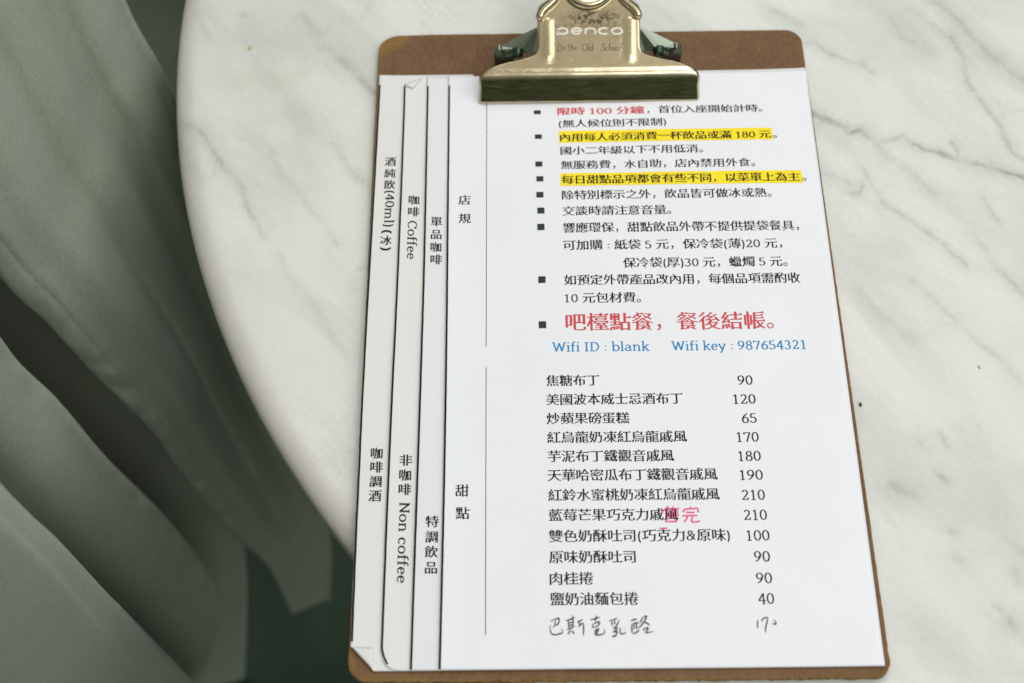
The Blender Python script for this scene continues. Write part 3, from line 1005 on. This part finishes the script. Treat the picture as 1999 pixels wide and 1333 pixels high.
def cjk_glyph(ch, bold=False):
    """built-in font outline recut as a song-style glyph: thin bars, full stems, triangular bar ends"""
    key = (ch, bold)
    if key in _cache:
        return _cache[key]
    cu = bpy.data.curves.new('glyph', 'FONT')
    cu.body = ch
    cu.size = 1.0
    ob = bpy.data.objects.new('glyph', cu)
    COL.objects.link(ob)
    bpy.context.view_layer.update()
    dg = bpy.context.evaluated_depsgraph_get()
    cv = ob.evaluated_get(dg).to_curve(dg)
    polys = []
    for s in cv.splines:
        pts = []
        bz = s.bezier_points
        m = len(bz)
        for i in range(m):
            a, b = bz[i], bz[(i + 1) % m]
            p0, p1, p2, p3 = a.co.xy, a.handle_right.xy, b.handle_left.xy, b.co.xy
            ch_ = p3 - p0
            L = max(ch_.length, 1e-9)
            dev = max(abs((p1 - p0).cross(ch_)), abs((p2 - p0).cross(ch_))) / L
            k = 1 if dev < 0.004 else 3
            for j in range(k):
                t = j / k
                pts.append(p0 * (1 - t) ** 3 + p1 * (3 * t * (1 - t) ** 2) + p2 * (3 * t * t * (1 - t)) + p3 * t ** 3)
        cl = []
        for p in pts:
            if not cl or (p - cl[-1]).length > 0.002:
                cl.append(p)
        if len(cl) > 2 and (cl[0] - cl[-1]).length < 0.002:
            cl.pop()
        if len(cl) > 2:
            polys.append(np.array([[p.x, p.y] for p in cl]))
    ob.to_curve_clear()
    bpy.data.objects.remove(ob)
    bpy.data.curves.remove(cu)
    if not polys:
        _cache[key] = ([], [])
        return _cache[key]
    sa = lambda P: 0.5 * np.sum(P[:, 0] * np.roll(P[:, 1], -1) - np.roll(P[:, 0], -1) * P[:, 1])
    big = max(polys, key=lambda P: abs(sa(P)))
    sgn = 1.0 if sa(big) > 0 else -1.0          # ink on the left if counter-clockwise
    E0 = np.vstack(polys)
    E1 = np.vstack([np.roll(P, -1, 0) for P in polys])
    out = []
    punct = ch in '，。：'
    for P in polys:
        Q = np.roll(P, -1, 0)
        d = Q - P
        L = np.hypot(d[:, 0], d[:, 1]) + 1e-9
        nx, ny = sgn * d[:, 1] / L, -sgn * d[:, 0] / L   # outward from ink
        shift = np.zeros(len(P))
        for i in range(len(P)):
            if abs(ny[i]) < 0.30 or punct:
                continue
            mid = (P[i] + Q[i]) / 2
            # ink thickness below / above the edge, measured vertically
            x = mid[0]
            m = (np.minimum(E0[:, 0], E1[:, 0]) < x) & (np.maximum(E0[:, 0], E1[:, 0]) >= x)
            yy = E0[m, 1] + (x - E0[m, 0]) / (E1[m, 0] - E0[m, 0] + 1e-12) * (E1[m, 1] - E0[m, 1])
            dist = (mid[1] - yy) * np.sign(ny[i])
            dist = dist[dist > 0.006]
            t = dist.min() if len(dist) else 0.06
            if t > 0.16:
                t = 0.04                          # end of a stem: trim very little
            kk = min(0.010 if not bold else 0.003, 0.15 * t)
            shift[i] = -kk * ny[i]
        prev = np.roll(shift, 1)
        vy = np.where(np.abs(shift) > np.abs(prev), shift, prev)
        # stems: slightly heavier
        gx = np.zeros(len(P))
        bx = 0.028 if bold else 0.018
        pnx = np.roll(nx, 1)
        gx = np.where(np.abs(nx) > np.abs(pnx), nx, pnx) * bx
        gx[np.maximum(np.abs(nx), np.abs(pnx)) < 0.7] *= 0.5
        R = P + np.stack([gx, vy], 1)
        if punct:
            R = P.copy()
        # triangular ends on the right of bars
        new = []
        n = len(R)
        ins = {}
        for i in range(n):
            j, h = (i + 1) % n, (i - 1) % n
            if punct: break
            if nx[i] > 0.93 and 0.02 < L[i] < 0.30:
                top = i if P[i][1] > P[j][1] else j
                oth = h if top == i else j           # index of the edge leaving the top corner along the bar
                if ny[oth] > 0.9 and L[oth] > 0.10:
                    f = 1.0 if L[i] < 0.11 else 0.55
                    ins[top] = (top == i, f)
        for i in range(n):
            if i in ins:
                first, f = ins[i]
                c = R[i]
                tri = [c + np.array([-0.105 * f, 0.0]), c + np.array([-0.040 * f, 0.062 * f]), c + np.array([0.022 * f, 0.004])]
                new += tri if first else tri[::-1]
            else:
                new.append(R[i])
        out.append(np.array(new))
    flat, tris = fill(out, sgn)
    _cache[key] = (flat, [tuple(t) for t in tris])
    return _cache[key]


def ribbon(path, ax, ay):
    """flat pen stroke along path with an elliptical nib (half widths ax, ay)"""
    V, n = [], len(path)
    for i, p in enumerate(path):
        a, b = path[max(i - 1, 0)], path[min(i + 1, n - 1)]
        if i == n - 1 and (path[0][0] - p[0]) ** 2 + (path[0][1] - p[1]) ** 2 < 1e-8:
            b = path[1]
        if i == 0 and (path[-1][0] - p[0]) ** 2 + (path[-1][1] - p[1]) ** 2 < 1e-8:
            a = path[-2]
        tx, ty = b[0] - a[0], b[1] - a[1]
        l = math.hypot(tx, ty) + 1e-12
        nx, ny = -ty / l, tx / l
        k = math.sqrt((ax * nx) ** 2 + (ay * ny) ** 2) + 1e-12
        ox, oy = ax * ax * nx / k, ay * ay * ny / k
        V += [(p[0] + ox, p[1] + oy), (p[0] - ox, p[1] - oy)]
    F = [(2 * i, 2 * i + 1, 2 * i + 3, 2 * i + 2) for i in range(n - 1)]
    return V, F


def layout(text, bold=False, track=0.0):
    """(verts, faces, width, layers) of a line of text, em = 1, baseline at y = 0, left at x = 0"""
    x, V, F, Z = 0.0, [], [], []
    for ch in text:
        if ch in LATIN:
            adv, strokes = LATIN[ch]
            for si, st in enumerate(strokes):
                v, f = ribbon(st, .051 if not bold else .064, .025 if not bold else .030)
                o = len(V)
                V += [(x + a, b) for a, b in v]
                Z += [si] * len(v)
                F += [tuple(o + k for k in q) for q in f]
            x += adv + track
        else:
            v, f = cjk_glyph(ch, bold)
            o = len(V)
            V += [(x + a, b) for a, b in v]
            Z += [0] * len(v)
            F += [tuple(o + k for k in q) for q in f]
            x += 1.0 + track
    return V, F, x, Z


def sheet_lift(x, y):
    """gentle bend of the clipped stack: the free right corner beside the clip springs up"""
    z = 0.0
    if x > 0.06 and y > 0.115:
        a, b = (x - 0.06) / 0.046, (y - 0.115) / 0.034
        z += 0.0016 * a * a * b * b
    z += 0.0007 * mnoise.noise(Vector((x * 11, y * 8, 3.7))) + 0.0003 * mnoise.noise(Vector((x * 34, y * 16, 8.1)))
    return z


INK = 0.00014
SURF = {}


def surf_z(name, x, y):
    xl, z, lift = SURF[name]
    e = max(0.0, x - xl)
    vary = 0.9 + 0.9 * mnoise.noise(Vector((y * 14, xl * 300, 5.0)))
    return z + sheet_lift(x, y) + lift * vary * math.exp(-(e / 0.006) ** 2) * (0.5 + 0.5 * min(1, abs(y - 0.13) / 0.06)) \
        + 0.00006 * mnoise.noise(Vector((x * 30, y * 30, z * 9000)))


def put(name, V, F, Z, fn, mat, parent):
    verts = []
    for (x, y), zi in zip(V, Z):
        px, py = fn(x, y)
        verts.append((px, py, surf_z(parent.name, px, py) + INK + zi * 4e-6))
    # keep every face looking up
    ff = []
    for f in F:
        a, b, c = verts[f[0]], verts[f[1]], verts[f[2]]
        if (b[0] - a[0]) * (c[1] - a[1]) - (b[1] - a[1]) * (c[0] - a[0]) < 0:
            f = f[::-1]
        ff.append(f)
    o = mesh_obj(name, verts, ff, mat, None)
    return child(o, parent)


def fit_lines(text):
    V, F, w, Z = layout(text)
    return V, F, w, Z


EM = 0.00594


def line(parent, name, text, mat, xl, xr, yc, em=EM, bold=False, squash=1.0, label=None):
    """one printed line whose ink runs from xl to xr, its CJK bodies centred on yc"""
    V, F, w, Z = layout(text, bold)
    if not V: return
    x0, x1 = min(v[0] for v in V), max(v[0] for v in V)
    k = (xr - xl) / (x1 - x0)
    o = put(name, V, F, Z, lambda x, y: (xl + (x - x0) * k, yc + (y - 0.38) * em * squash), mat, parent)
    if label: o['label'] = label
    return o


def vline(parent, text, mat, pts, em, name='tab_heading'):
    """characters one below the other at (x, y) centres; all one heading"""
    V, F, Z = [], [], []
    for ch, (px, py) in zip(text, pts):
        v, f, w, z = layout(ch)
        o = len(V)
        V += [(px + (x - 0.5) * em, py + (y - 0.38) * em) for x, y in v]
        F += [tuple(o + k for k in q) for q in f]
        Z += z
    return V, F, Z


# ------------------------------------------------------------------ the four menu sheets
TOP_Y, BOT_Y, RIGHT_X = 0.1485, -0.1485, 0.1050


def build_sheet(name, xl, top, z, mat, label, fold=None, cut=None, lift=0.0007, right=RIGHT_X):
    """paper from x = xl to the shared right edge; fold = list of (p, q) lines whose outer corner is turned over on top"""
    xs = list(np.linspace(xl, xl + 0.030, 31)) + list(np.linspace(xl + 0.030, right, 60))[1:]
    ys = list(np.linspace(BOT_Y, BOT_Y + 0.03, 31)) + list(np.linspace(BOT_Y + 0.03, top - 0.024, 80))[1:] + list(np.linspace(top - 0.024, top, 25))[1:]
    SURF['new'] = (xl, z, lift)
    V = []
    for yi, y in enumerate(ys):
        for x in xs:
            px, py = x, y
            e = (x - xl)
            zz = surf_z('new', x, y)
            # every sheet bows to the left edge by a hair
            px += 0.0005 * math.sin((y - BOT_Y) / 0.297 * math.pi * 1.4 + xl * 90) * max(0, 1 - e / 0.02)
            if cut:
                cx, cy, r = cut
                if x < cx and y < cy:
                    dd = math.hypot(x - cx, y - cy)
                    if dd > r:
                        px, py = cx + (x - cx) * r / dd, cy + (y - cy) * r / dd
                        zz += 0.0006 * (dd - r) / r
            for (a, b, rr) in (fold or []):
                ax, ay = a; bx, by = b
                tx, ty = bx - ax, by - ay
                l = math.hypot(tx, ty)
                nx, ny = ty / l, -tx / l           # points to the corner side
                d = (px - ax) * nx + (py - ay) * ny
                if d > 0:
                    # bend radius rr: the corner rolls over, then lies back
                    an = d / rr
                    if an < math.pi:
                        h, zo = rr * math.sin(an), rr * (1 - math.cos(an))
                    else:
                        h, zo = -(d - rr * math.pi), 2 * rr + 0.02 * (d - rr * math.pi)
                    px += nx * (h - d); py += ny * (h - d)
                    zz += zo * 0.55 + 0.0001
            V.append((px, py, zz))
    nx_ = len(xs)
    F = [(j * nx_ + i, j * nx_ + i + 1, (j + 1) * nx_ + i + 1, (j + 1) * nx_ + i) for j in range(len(ys) - 1) for i in range(nx_ - 1)]
    o = mesh_obj(name, V, F, mat, None, True)
    sm = o.modifiers.new('thickness', 'SOLIDIFY')
    sm.thickness = 0.00010
    sm.offset = -1
    SURF[o.name] = (xl, z, lift)
    tag(o, label, 'menu sheet', 'menu sheets held by the clip')
    return o


def border(sheet, xl, top, bottom, lift=0.0004, cut=None):
    """the thick black rule printed down the left edge of a sheet"""
    V, F = [], []
    n = 90
    for i in range(n + 1):
        y = top + (bottom - top) * i / n
        px = 0.0005 * math.sin((y - BOT_Y) / 0.297 * math.pi * 1.4 + xl * 90)
        jit = 0.00008 * mnoise.noise(Vector((0, y * 200, xl * 100)))
        z = surf_z(sheet.name, xl, y) + 0.00016
        x = xl + px + 0.00008
        if cut and y < cut[1]:
            dy = cut[1] - y
            x = max(x, cut[0] - math.sqrt(max(0, cut[2] ** 2 - dy * dy)) + 0.0001)
        V += [(x + jit, y, z), (x + 0.00085 + jit, y, z)]
    for i in range(n):
        F.append((2 * i, 2 * i + 2, 2 * i + 3, 2 * i + 1))
    o = mesh_obj('border_rule', V, F, BLACK, None)
    return child(o, sheet)


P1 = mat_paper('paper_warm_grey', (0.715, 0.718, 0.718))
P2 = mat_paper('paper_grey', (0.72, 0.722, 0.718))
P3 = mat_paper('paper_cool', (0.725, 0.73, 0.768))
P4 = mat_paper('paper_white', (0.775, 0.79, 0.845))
cut2 = (-0.0925 + 0.007, BOT_Y + 0.007, 0.0068)
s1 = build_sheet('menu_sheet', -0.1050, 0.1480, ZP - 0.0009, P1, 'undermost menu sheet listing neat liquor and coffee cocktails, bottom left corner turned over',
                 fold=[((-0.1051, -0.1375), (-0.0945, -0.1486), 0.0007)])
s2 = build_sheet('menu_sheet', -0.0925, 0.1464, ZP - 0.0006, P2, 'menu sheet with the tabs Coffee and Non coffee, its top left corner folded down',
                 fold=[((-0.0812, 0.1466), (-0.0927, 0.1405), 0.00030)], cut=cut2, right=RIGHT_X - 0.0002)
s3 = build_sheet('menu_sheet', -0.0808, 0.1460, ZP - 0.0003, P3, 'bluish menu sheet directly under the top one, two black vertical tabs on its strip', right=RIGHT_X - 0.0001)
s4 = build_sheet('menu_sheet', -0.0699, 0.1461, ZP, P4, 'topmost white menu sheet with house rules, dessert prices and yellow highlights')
border(s1, -0.1050, 0.1418, -0.1365)
border(s2, -0.0925, 0.1405, BOT_Y + 0.0025, cut=cut2)
border(s3, -0.0808, 0.1402, BOT_Y + 0.0002)
border(s4, -0.0699, 0.1402, BOT_Y + 0.0002)


def X(u, v): return at(u, v).x
def Y(u, v): return at(u, v).y


# ---- rules (photo pixel of the left end, right end, row)
L0 = -0.0163
RULES = [
    ('限時 100 分鐘', RED, 1088, 1258, 217, True, .84), ('(無人候位則不限制)', BLACK, 1091, 1300, 241, False, .86),
    ('內用每人必須消費一杯飲品或滿 180 元', BLACK, 1093, 1505, 268, True, .86), ('國小二年級以下不用低消。', BLACK, 1094, 1372, 294, False, .88),
    ('無服務費，水自助，店內禁用外食。', BLACK, 1095, 1474, 322, False, .90), ('每日甜點品項都會有些不同，以菜單上為主', BLACK, 1096, 1562, 351, True, .92),
    ('除特別標示之外，飲品皆可做冰或熱。', BLACK, 1097, 1506, 381, False, .95), ('交談時請注意音量。', BLACK, 1098, 1310, 412, False, .97),
    ('響應環保，甜點飲品外帶不提供提袋餐具，', BLACK, 1099, 1560, 445, False, 1), ('可加購 : 紙袋 5 元，保冷袋(薄)20 元，', BLACK, 1099, 1527, 479, False, 1),
    ('保冷袋(厚)30 元，蠟燭 5 元。', BLACK, 1216, 1537, 513, False, 1), ('如預定外帶產品改內用，每個品項需酌收', BLACK, 1101, 1563, 547, False, 1),
    ('10 元包材費。', BLACK, 1102, 1251, 582, False, 1),
]
for text, mat, u0, u1, v, bold, sq in RULES:
    line(s4, 'printed_line', text, mat, X(u0, v), X(u1, v), Y(u0, v), EM, bold, sq, 'red time limit' if mat is RED else None)
line(s4, 'printed_line', '，首位入座開始計時。', BLACK, X(1263, 217), X(1488, 216), Y(1088, 217), EM, False, .84)
line(s4, 'printed_line', '吧檯點餐，餐後結帳。', RED, X(1104, 628), X(1510, 628), Y(1104, 629), 0.0098, False, 1, 'large red line')
line(s4, 'printed_line', '。', BLACK, X(1508, 272), X(1517, 272), Y(1093, 268), EM, False, .86)
line(s4, 'printed_line', '。', BLACK, X(1566, 356), X(1575, 356), Y(1096, 351), EM, False, .92)
for text, u0, u1, v in (('Wifi ID : blank', 1078, 1268, 677), ('Wifi key : 987654321', 1311, 1573, 677)):
    line(s4, 'printed_line', text, BLUE, X(u0, v), X(u1, v), Y(1078, 677), 0.0064, False, 1, 'blue wifi line')
for u, v, sq in ((1049, 218, .65), (1051, 266, .75), (1052, 320, .85), (1054, 349, .85), (1054, 380, .9), (1056, 411, .95), (1056, 443, 1), (1058, 546, 1), (1059, 634, 1)):
    x, y, hx = X(u, v), Y(u, v), 0.00165
    hy = hx * sq * 1.05
    put('bullet', [(x - hx, y - hy), (x + hx, y - hy), (x + hx, y + hy), (x - hx, y + hy)], [(0, 1, 2, 3)], [0] * 4, lambda a, b: (a, b), GREENBLACK, s4)
for (u0, u1, va, vb) in ((1091, 1507, 255.5, 278.5), (1094, 1565, 338.5, 363)):
    x0, x1, y1, y0 = X(u0, va), X(u1, va), Y(u0, va), Y(u0, vb)
    gx, gy = 60, 5
    V = [(x0 + (x1 - x0) * i / gx, y0 + (y1 - y0) * j / gy) for j in range(gy + 1) for i in range(gx + 1)]
    F = [(j * (gx + 1) + i, j * (gx + 1) + i + 1, (j + 1) * (gx + 1) + i + 1, (j + 1) * (gx + 1) + i) for j in range(gy) for i in range(gx)]
    put('highlight', V, F, [-12] * len(V), lambda a, b: (a, b), YELLOW, s4)
# ---- desserts and prices
MENU = [('焦糖布丁', 1066, 1170, 743, '90', 1440, 1469), ('美國波本威士忌酒布丁', 1066, 1333, 780, '120', 1431, 1475), ('炒蘋果磅蛋糕', 1067, 1229, 817, '65', 1448, 1477),
        ('紅烏龍奶凍紅烏龍戚風', 1068, 1341, 854, '170', 1438, 1481), ('芋泥布丁鐵觀音戚風', 1069, 1316, 891, '180', 1441, 1485),
        ('天華哈密瓜布丁鐵觀音戚風', 1069, 1401, 928, '190', 1444, 1489), ('紅鈴水蜜桃奶凍紅烏龍戚風', 1070, 1405, 967, '210', 1448, 1493),
        ('藍莓芒果巧克力戚風', 1071, 1324, 1006, '210', 1452, 1497), ('雙色奶酥吐司(巧克力&原味)', 1071, 1425, 1047, '100', 1457, 1502),
        ('原味奶酥吐司', 1072, 1241, 1088, '90', 1472, 1503), ('肉桂捲', 1073, 1158, 1130, '90', 1476, 1507), ('鹽奶油麵包捲', 1074, 1246, 1170, '40', 1480, 1511)]
for text, u0, u1, v, price, a, b in MENU:
    line(s4, 'printed_line', text, BLACK, X(u0, v), X(u1, v), Y(u0, v), EM)
    dv = v - 3 if v < 1040 else v - 4
    line(s4, 'price', price, BLACK, X(a, dv), X(b, dv), Y(a, dv) - 0.0002, 0.0065)
# ---- headings and rules of the top sheet
for text, pts in (('店規', [(907, 390), (907, 426)]), ('甜點', [(902, 958), (903, 1002)])):
    V, F, Z = vline(s4, text, BLACK, [(X(*p), Y(*p)) for p in pts], EM)
    put('section_heading', V, F, Z, lambda a, b: (a, b), BLACK, s4)
for (va, vb) in ((196, 677), (717, 1240)):
    x = -0.0515
    y1, y0 = Y(949, va), Y(949, vb)
    n = 20
    V = [(x + (0.00013 if k else -0.00013), y0 + (y1 - y0) * i / n) for i in range(n + 1) for k in (0, 1)]
    put('divider_rule', V, [(2 * i, 2 * i + 1, 2 * i + 3, 2 * i + 2) for i in range(n)], [0] * len(V), lambda a, b: (a, b), BLACK, s4)
# ---- side tabs of the lower sheets: upright CJK and turned roman in one heading each


def side_tab(sheet, parts, em=0.0056):
    V, F, Z = [], [], []
    for item in parts:
        if len(item) == 3:                        # one upright character
            ch, u, v = item
            x, y = X(u, v), Y(u, v)
            vv, ff, w, zz = layout(ch)
            vv = [(x + (a - 0.5) * em, y + (b - 0.38) * em) for a, b in vv]
        else:                                     # turned run from (u, v0) down to v1
            t, u, v0, v1 = item
            vv, ff, w, zz = layout(t)
            x0, x1 = min(p[0] for p in vv), max(p[0] for p in vv)
            ya, yb = Y(u, v0), Y(u, v1)
            x = X(u, (v0 + v1) / 2)
            k = (ya - yb) / (x1 - x0)
            slant = X(u - (v1 - v0) * 0.045, v1) - X(u, v1)
            vv = [(x + (b - 0.30) * em * 1.05, ya - (a - x0) * k) for a, b in vv]
            del slant
        o = len(V)
        V += vv
        F += [tuple(o + q for q in f) for f in ff]
        Z += [z + 25 for z in zz]
    put('tab_heading', V, F, Z, lambda a, b: (a, b), BLACK, sheet)


side_tab(s1, [('酒', 762, 313), ('純', 761, 336), ('飲', 760, 358), ('(40ml)', 759, 370, 440), ('(', 755, 447, 454), ('冰', 753, 467), (')', 753, 480, 487)])
side_tab(s1, [('咖', 735.5, 884), ('啡', 734.5, 911), ('調', 733.5, 939), ('酒', 732, 967)])
side_tab(s2, [('咖', 808, 389), ('啡', 807, 412), ('Coffee', 803, 430, 505)])
side_tab(s2, [('非', 792, 898), ('咖', 791, 927), ('啡', 790, 955), ('Non', 788, 981, 1037), ('coffee', 785, 1049, 1138)])
side_tab(s3, [('單', 852, 432), ('品', 851.5, 457), ('咖', 851, 482), ('啡', 851, 506)])
side_tab(s3, [('特', 843.5, 1018), ('調', 843, 1048), ('飲', 842, 1077), ('品', 841.5, 1108)])


# ---- sold-out stamp and the handwritten last line
def strokes(name, parent, scale, ox, oy, paths, w, mat, zbase=30, taper=True):
    V, F, Z = [], [], []
    for si, pth in enumerate(paths):
        P = [at(ox + a / scale, oy + b / scale) for a, b in pth]
        fine = []
        for i in range(len(P) - 1):
            for s in range(4):
                fine.append(cr(P[max(i - 1, 0)], P[i], P[i + 1], P[min(i + 2, len(P) - 1)], s / 4))
        fine.append(P[-1])
        n = len(fine)
        o = len(V)
        for i, p in enumerate(fine):
            t = fine[min(i + 1, n - 1)] - fine[max(i - 1, 0)]
            l = math.hypot(t.x, t.y) + 1e-12
            ww = w * ((0.55 + 0.9 * min(i, n - 1 - i, n * .3) / (n * .3)) if taper else 1.0) * (0.9 + 0.25 * mnoise.noise(Vector((p.x * 900, p.y * 900, si))))
            V += [(p.x - t.y / l * ww, p.y + t.x / l * ww), (p.x + t.y / l * ww, p.y - t.x / l * ww)]
            Z += [zbase + si] * 2
        F += [(o + 2 * i, o + 2 * i + 1, o + 2 * i + 3, o + 2 * i + 2) for i in range(n - 1)]
    return put(name, V, F, Z, lambda a, b: (a, b), mat, parent)


strokes('sold_out_stamp', s4, 16.66, 1270, 970, [
    [(580, 310), (530, 350), (450, 420), (375, 495)], [(735, 310), (720, 370)], [(500, 385), (930, 380)], [(505, 385), (500, 600)], [(520, 450), (900, 450)], [(520, 520), (900, 515)],
    [(505, 595), (935, 588)], [(720, 380), (715, 590)], [(520, 650), (500, 800)], [(520, 660), (830, 650)], [(835, 650), (850, 800)], [(470, 800), (860, 800)],
    [(1300, 310), (1300, 350)], [(1110, 400), (1280, 385), (1530, 365)], [(1110, 400), (1080, 450), (1060, 500)], [(1525, 365), (1545, 430), (1545, 500)],
    [(1160, 505), (1430, 500)], [(1040, 615), (1300, 605), (1525, 600)], [(1210, 620), (1170, 720), (1090, 810)], [(1375, 620), (1350, 700), (1335, 790), (1380, 815), (1500, 810), (1610, 780)],
    [(290, 1030), (420, 1020), (550, 1020)], [(400, 1020), (400, 1060)]], 0.00036, PINK, zbase=-12, taper=False)
strokes('handwritten_line', s4, 8.33, 1060, 1190, [
    [(120, 195), (190, 165), (255, 145), (262, 190), (245, 240), (200, 262), (155, 300)], [(205, 185), (190, 270)], [(118, 255), (120, 340), (150, 400), (210, 412), (280, 395), (320, 375), (305, 310)],
    [(370, 190), (440, 165), (520, 130)], [(415, 170), (418, 250), (425, 310)], [(485, 95), (490, 200), (488, 300)], [(425, 225), (480, 205)], [(428, 268), (482, 250)], [(385, 330), (450, 305), (520, 275)],
    [(450, 330), (430, 370), (405, 410)], [(470, 335), (490, 375), (512, 402)],
    [(560, 205), (600, 190), (650, 165)], [(575, 210), (600, 250), (580, 290)], [(585, 255), (660, 225)], [(660, 225), (662, 320), (655, 425)],
    [(770, 175), (850, 150), (930, 125)], [(875, 100), (862, 150), (850, 205)], [(805, 250), (815, 290), (800, 300)], [(805, 250), (870, 215), (920, 205), (895, 265), (815, 295)],
    [(870, 310), (860, 370), (840, 420)], [(825, 355), (880, 330), (910, 310), (880, 380), (870, 415), (930, 412), (1005, 380), (985, 320)],
    [(1075, 190), (1130, 175), (1210, 140)], [(1120, 195), (1130, 270)], [(1165, 180), (1170, 240)], [(1245, 165), (1215, 230), (1180, 285), (1140, 300)],
    [(1150, 320), (1215, 295), (1180, 345), (1140, 365), (1205, 360), (1190, 410), (1160, 440), (1125, 432), (1200, 432)], [(1265, 290), (1255, 350), (1270, 395), (1320, 390), (1355, 375)], [(1330, 320), (1332, 328)],
    [(1430, 185), (1480, 165), (1530, 152)], [(1450, 235), (1445, 310), (1455, 390)], [(1450, 240), (1530, 215), (1560, 230)], [(1485, 230), (1480, 330)], [(1520, 225), (1525, 320)], [(1465, 400), (1520, 370), (1570, 335)],
    [(1615, 130), (1600, 180), (1575, 215)], [(1620, 135), (1685, 105), (1650, 190), (1590, 270), (1540, 310)], [(1640, 200), (1700, 225), (1740, 260)], [(1640, 310), (1640, 350)],
    [(1645, 315), (1710, 295), (1695, 340), (1680, 380), (1800, 355)]], 0.00019, PEN)
strokes('handwritten_price', s4, 24.99, 1460, 1190, [
    [(490, 480), (480, 700), (490, 890)], [(705, 590), (700, 500), (740, 440), (900, 370), (985, 385)], [(985, 385), (960, 500), (900, 760), (870, 950), (875, 1110)],
    [(1270, 470), (1330, 560), (1380, 650), (1350, 695), (1270, 700), (1200, 640)]], 0.00018, PEN)


# ------------------------------------------------------------------ raised and engraved words on the clip
def on_clip(name, text_paths, u0, u1, v0, v1, half_w, lift, depth, mat):
    """strokes given in a unit box mapped to the photo box (u0..u1, v0..v1) of the sloping plate"""
    VV, FF = [], []
    for pth in text_paths:
        P = []
        for a, b in pth:
            P.append(on_plate(u0 + (u1 - u0) * a, v1 + (v0 - v1) * b, lift))
        n = len(P)
        o = len(VV)
        for i, p in enumerate(P):
            t = (P[min(i + 1, n - 1)] - P[max(i - 1, 0)])
            if n > 2 and (P[0] - P[-1]).length < 1e-6 and i in (0, n - 1):
                t = P[1] - P[-2]
            t.normalize()
            sd = PN.cross(t).normalized()
            for sx, dz in ((-1.0, -depth), (-0.8, 0.0), (0.8, 0.0), (1.0, -depth)):
                VV.append(p + sd * (half_w * sx) + PN * dz)
        for i in range(n - 1):
            for k in range(3):
                a_ = o + i * 4 + k
                FF.append((a_, a_ + 1, a_ + 5, a_ + 4))
        FF += [(o, o + 3, o + 2, o + 1), (o + (n - 1) * 4, o + (n - 1) * 4 + 1, o + (n - 1) * 4 + 2, o + (n - 1) * 4 + 3)]
    return child(mesh_obj(name, VV, FF, mat, None, False), JAW)


def boxed(cx, w, paths):
    return [[(cx + x * w, y) for x, y in p] for p in paths]


O_ = A_(0, .60, 1, .40, 90, 450, 22)
word = boxed(.085, .075, [A_(0, .60, 1, .40, 90, 450, 22), [(-1.0, 1.0), (-1.0, -.05)]]) \
    + boxed(.300, .075, [A_(0, .60, 1, .40, 0, 315, 20), [(-1, .60), (1, .60)]]) \
    + boxed(.510, .075, [[(-1, .2), (-1, 1.0)], A_(0, .55, 1, .43, 160, 0, 12) + [(1, .2)]]) \
    + boxed(.715, .078, [A_(0, .60, 1, .40, 48, 312, 20)]) + boxed(.915, .080, [O_])
on_clip('embossed_lettering', word, 1087, 1215, 55.0, 69.5, 0.00056, 0.0007, 0.0008, METAL_HI)
script = [  # "On the Old School" in a loose engraved hand
    A_(.035, .50, .030, .34, 80, 430, 16), [(.075, .22), (.080, .55), (.10, .62), (.112, .50), (.110, .22)],
    [(.175, .85), (.165, .35), (.180, .22)], [(.155, .62), (.195, .66)], [(.205, .22), (.215, .90), (.222, .45), (.238, .60), (.244, .24)], [(.262, .42), (.285, .50), (.278, .62), (.264, .48), (.270, .26), (.292, .30)],
    A_(.405, .52, .035, .36, 80, 430, 16), [(.455, .22), (.468, .92), (.460, .40), (.470, .24)], A_(.500, .38, .018, .18, 30, 390, 12), [(.525, .95), (.520, .30), (.530, .22)],
    [(.705, .82), (.685, .95), (.660, .80), (.680, .60), (.705, .42), (.690, .22), (.655, .24), (.645, .34)], A_(.735, .40, .020, .18, 60, 310, 10),
    [(.765, .22), (.775, .92), (.782, .45), (.798, .60), (.802, .24)], A_(.830, .40, .016, .18, 90, 450, 10), A_(.872, .40, .016, .18, 90, 450, 10), [(.985, .98), (.955, .90), (.925, .40), (.915, .22), (.940, .26)]]
ENG = mat_metal('engraved_groove', (0.17, 0.15, 0.10), 0.5, False)
on_clip('engraved_lettering', script, 1088, 1220, 83, 103, 0.00016, 0.00034, 0.0003, ENG)


# ------------------------------------------------------------------ crumbs on the marble
def crumb(u, v, r, col, label, seed, flat=0.6):
    p = at(u, v, 0.0)
    VV, FF = [], []
    n, m = 10, 6
    for i in range(m + 1):
        a = math.pi * i / m
        for j in range(n):
            b = 2 * math.pi * j / n
            d = Vector((math.sin(a) * math.cos(b), math.sin(a) * math.sin(b), math.cos(a)))
            k = r * (1 + 0.45 * mnoise.noise(d * 1.7 + Vector((seed, 0, 0))))
            VV.append((d.x * k, d.y * k * 1.5, max(0.0, d.z * k * flat + r * flat * 0.8)))
    for i in range(m):
        for j in range(n):
            FF.append((i * n + j, (i + 1) * n + j, (i + 1) * n + (j + 1) % n, i * n + (j + 1) % n))
    o = mesh_obj('crumb', VV, FF, ink('crumb_' + label.split()[0], col, 0.7), None, True)
    o.location = (p.x, p.y, 0.0001 - LIFT)
    tag(o, label, 'crumb', 'crumbs on the marble')


crumb(487, 90, 0.0008, (0.60, 0.44, 0.14), 'yellowish crumb on the marble left of the clipboard', 1.0, 0.35)
crumb(1681, 787, 0.0007, (0.10, 0.085, 0.04), 'dark brown crumb against the right edge of the clipboard', 3.0)
crumb(1914, 713, 0.0006, (0.56, 0.48, 0.27), 'pale tan crumb far right of the clipboard', 5.0, 0.3)
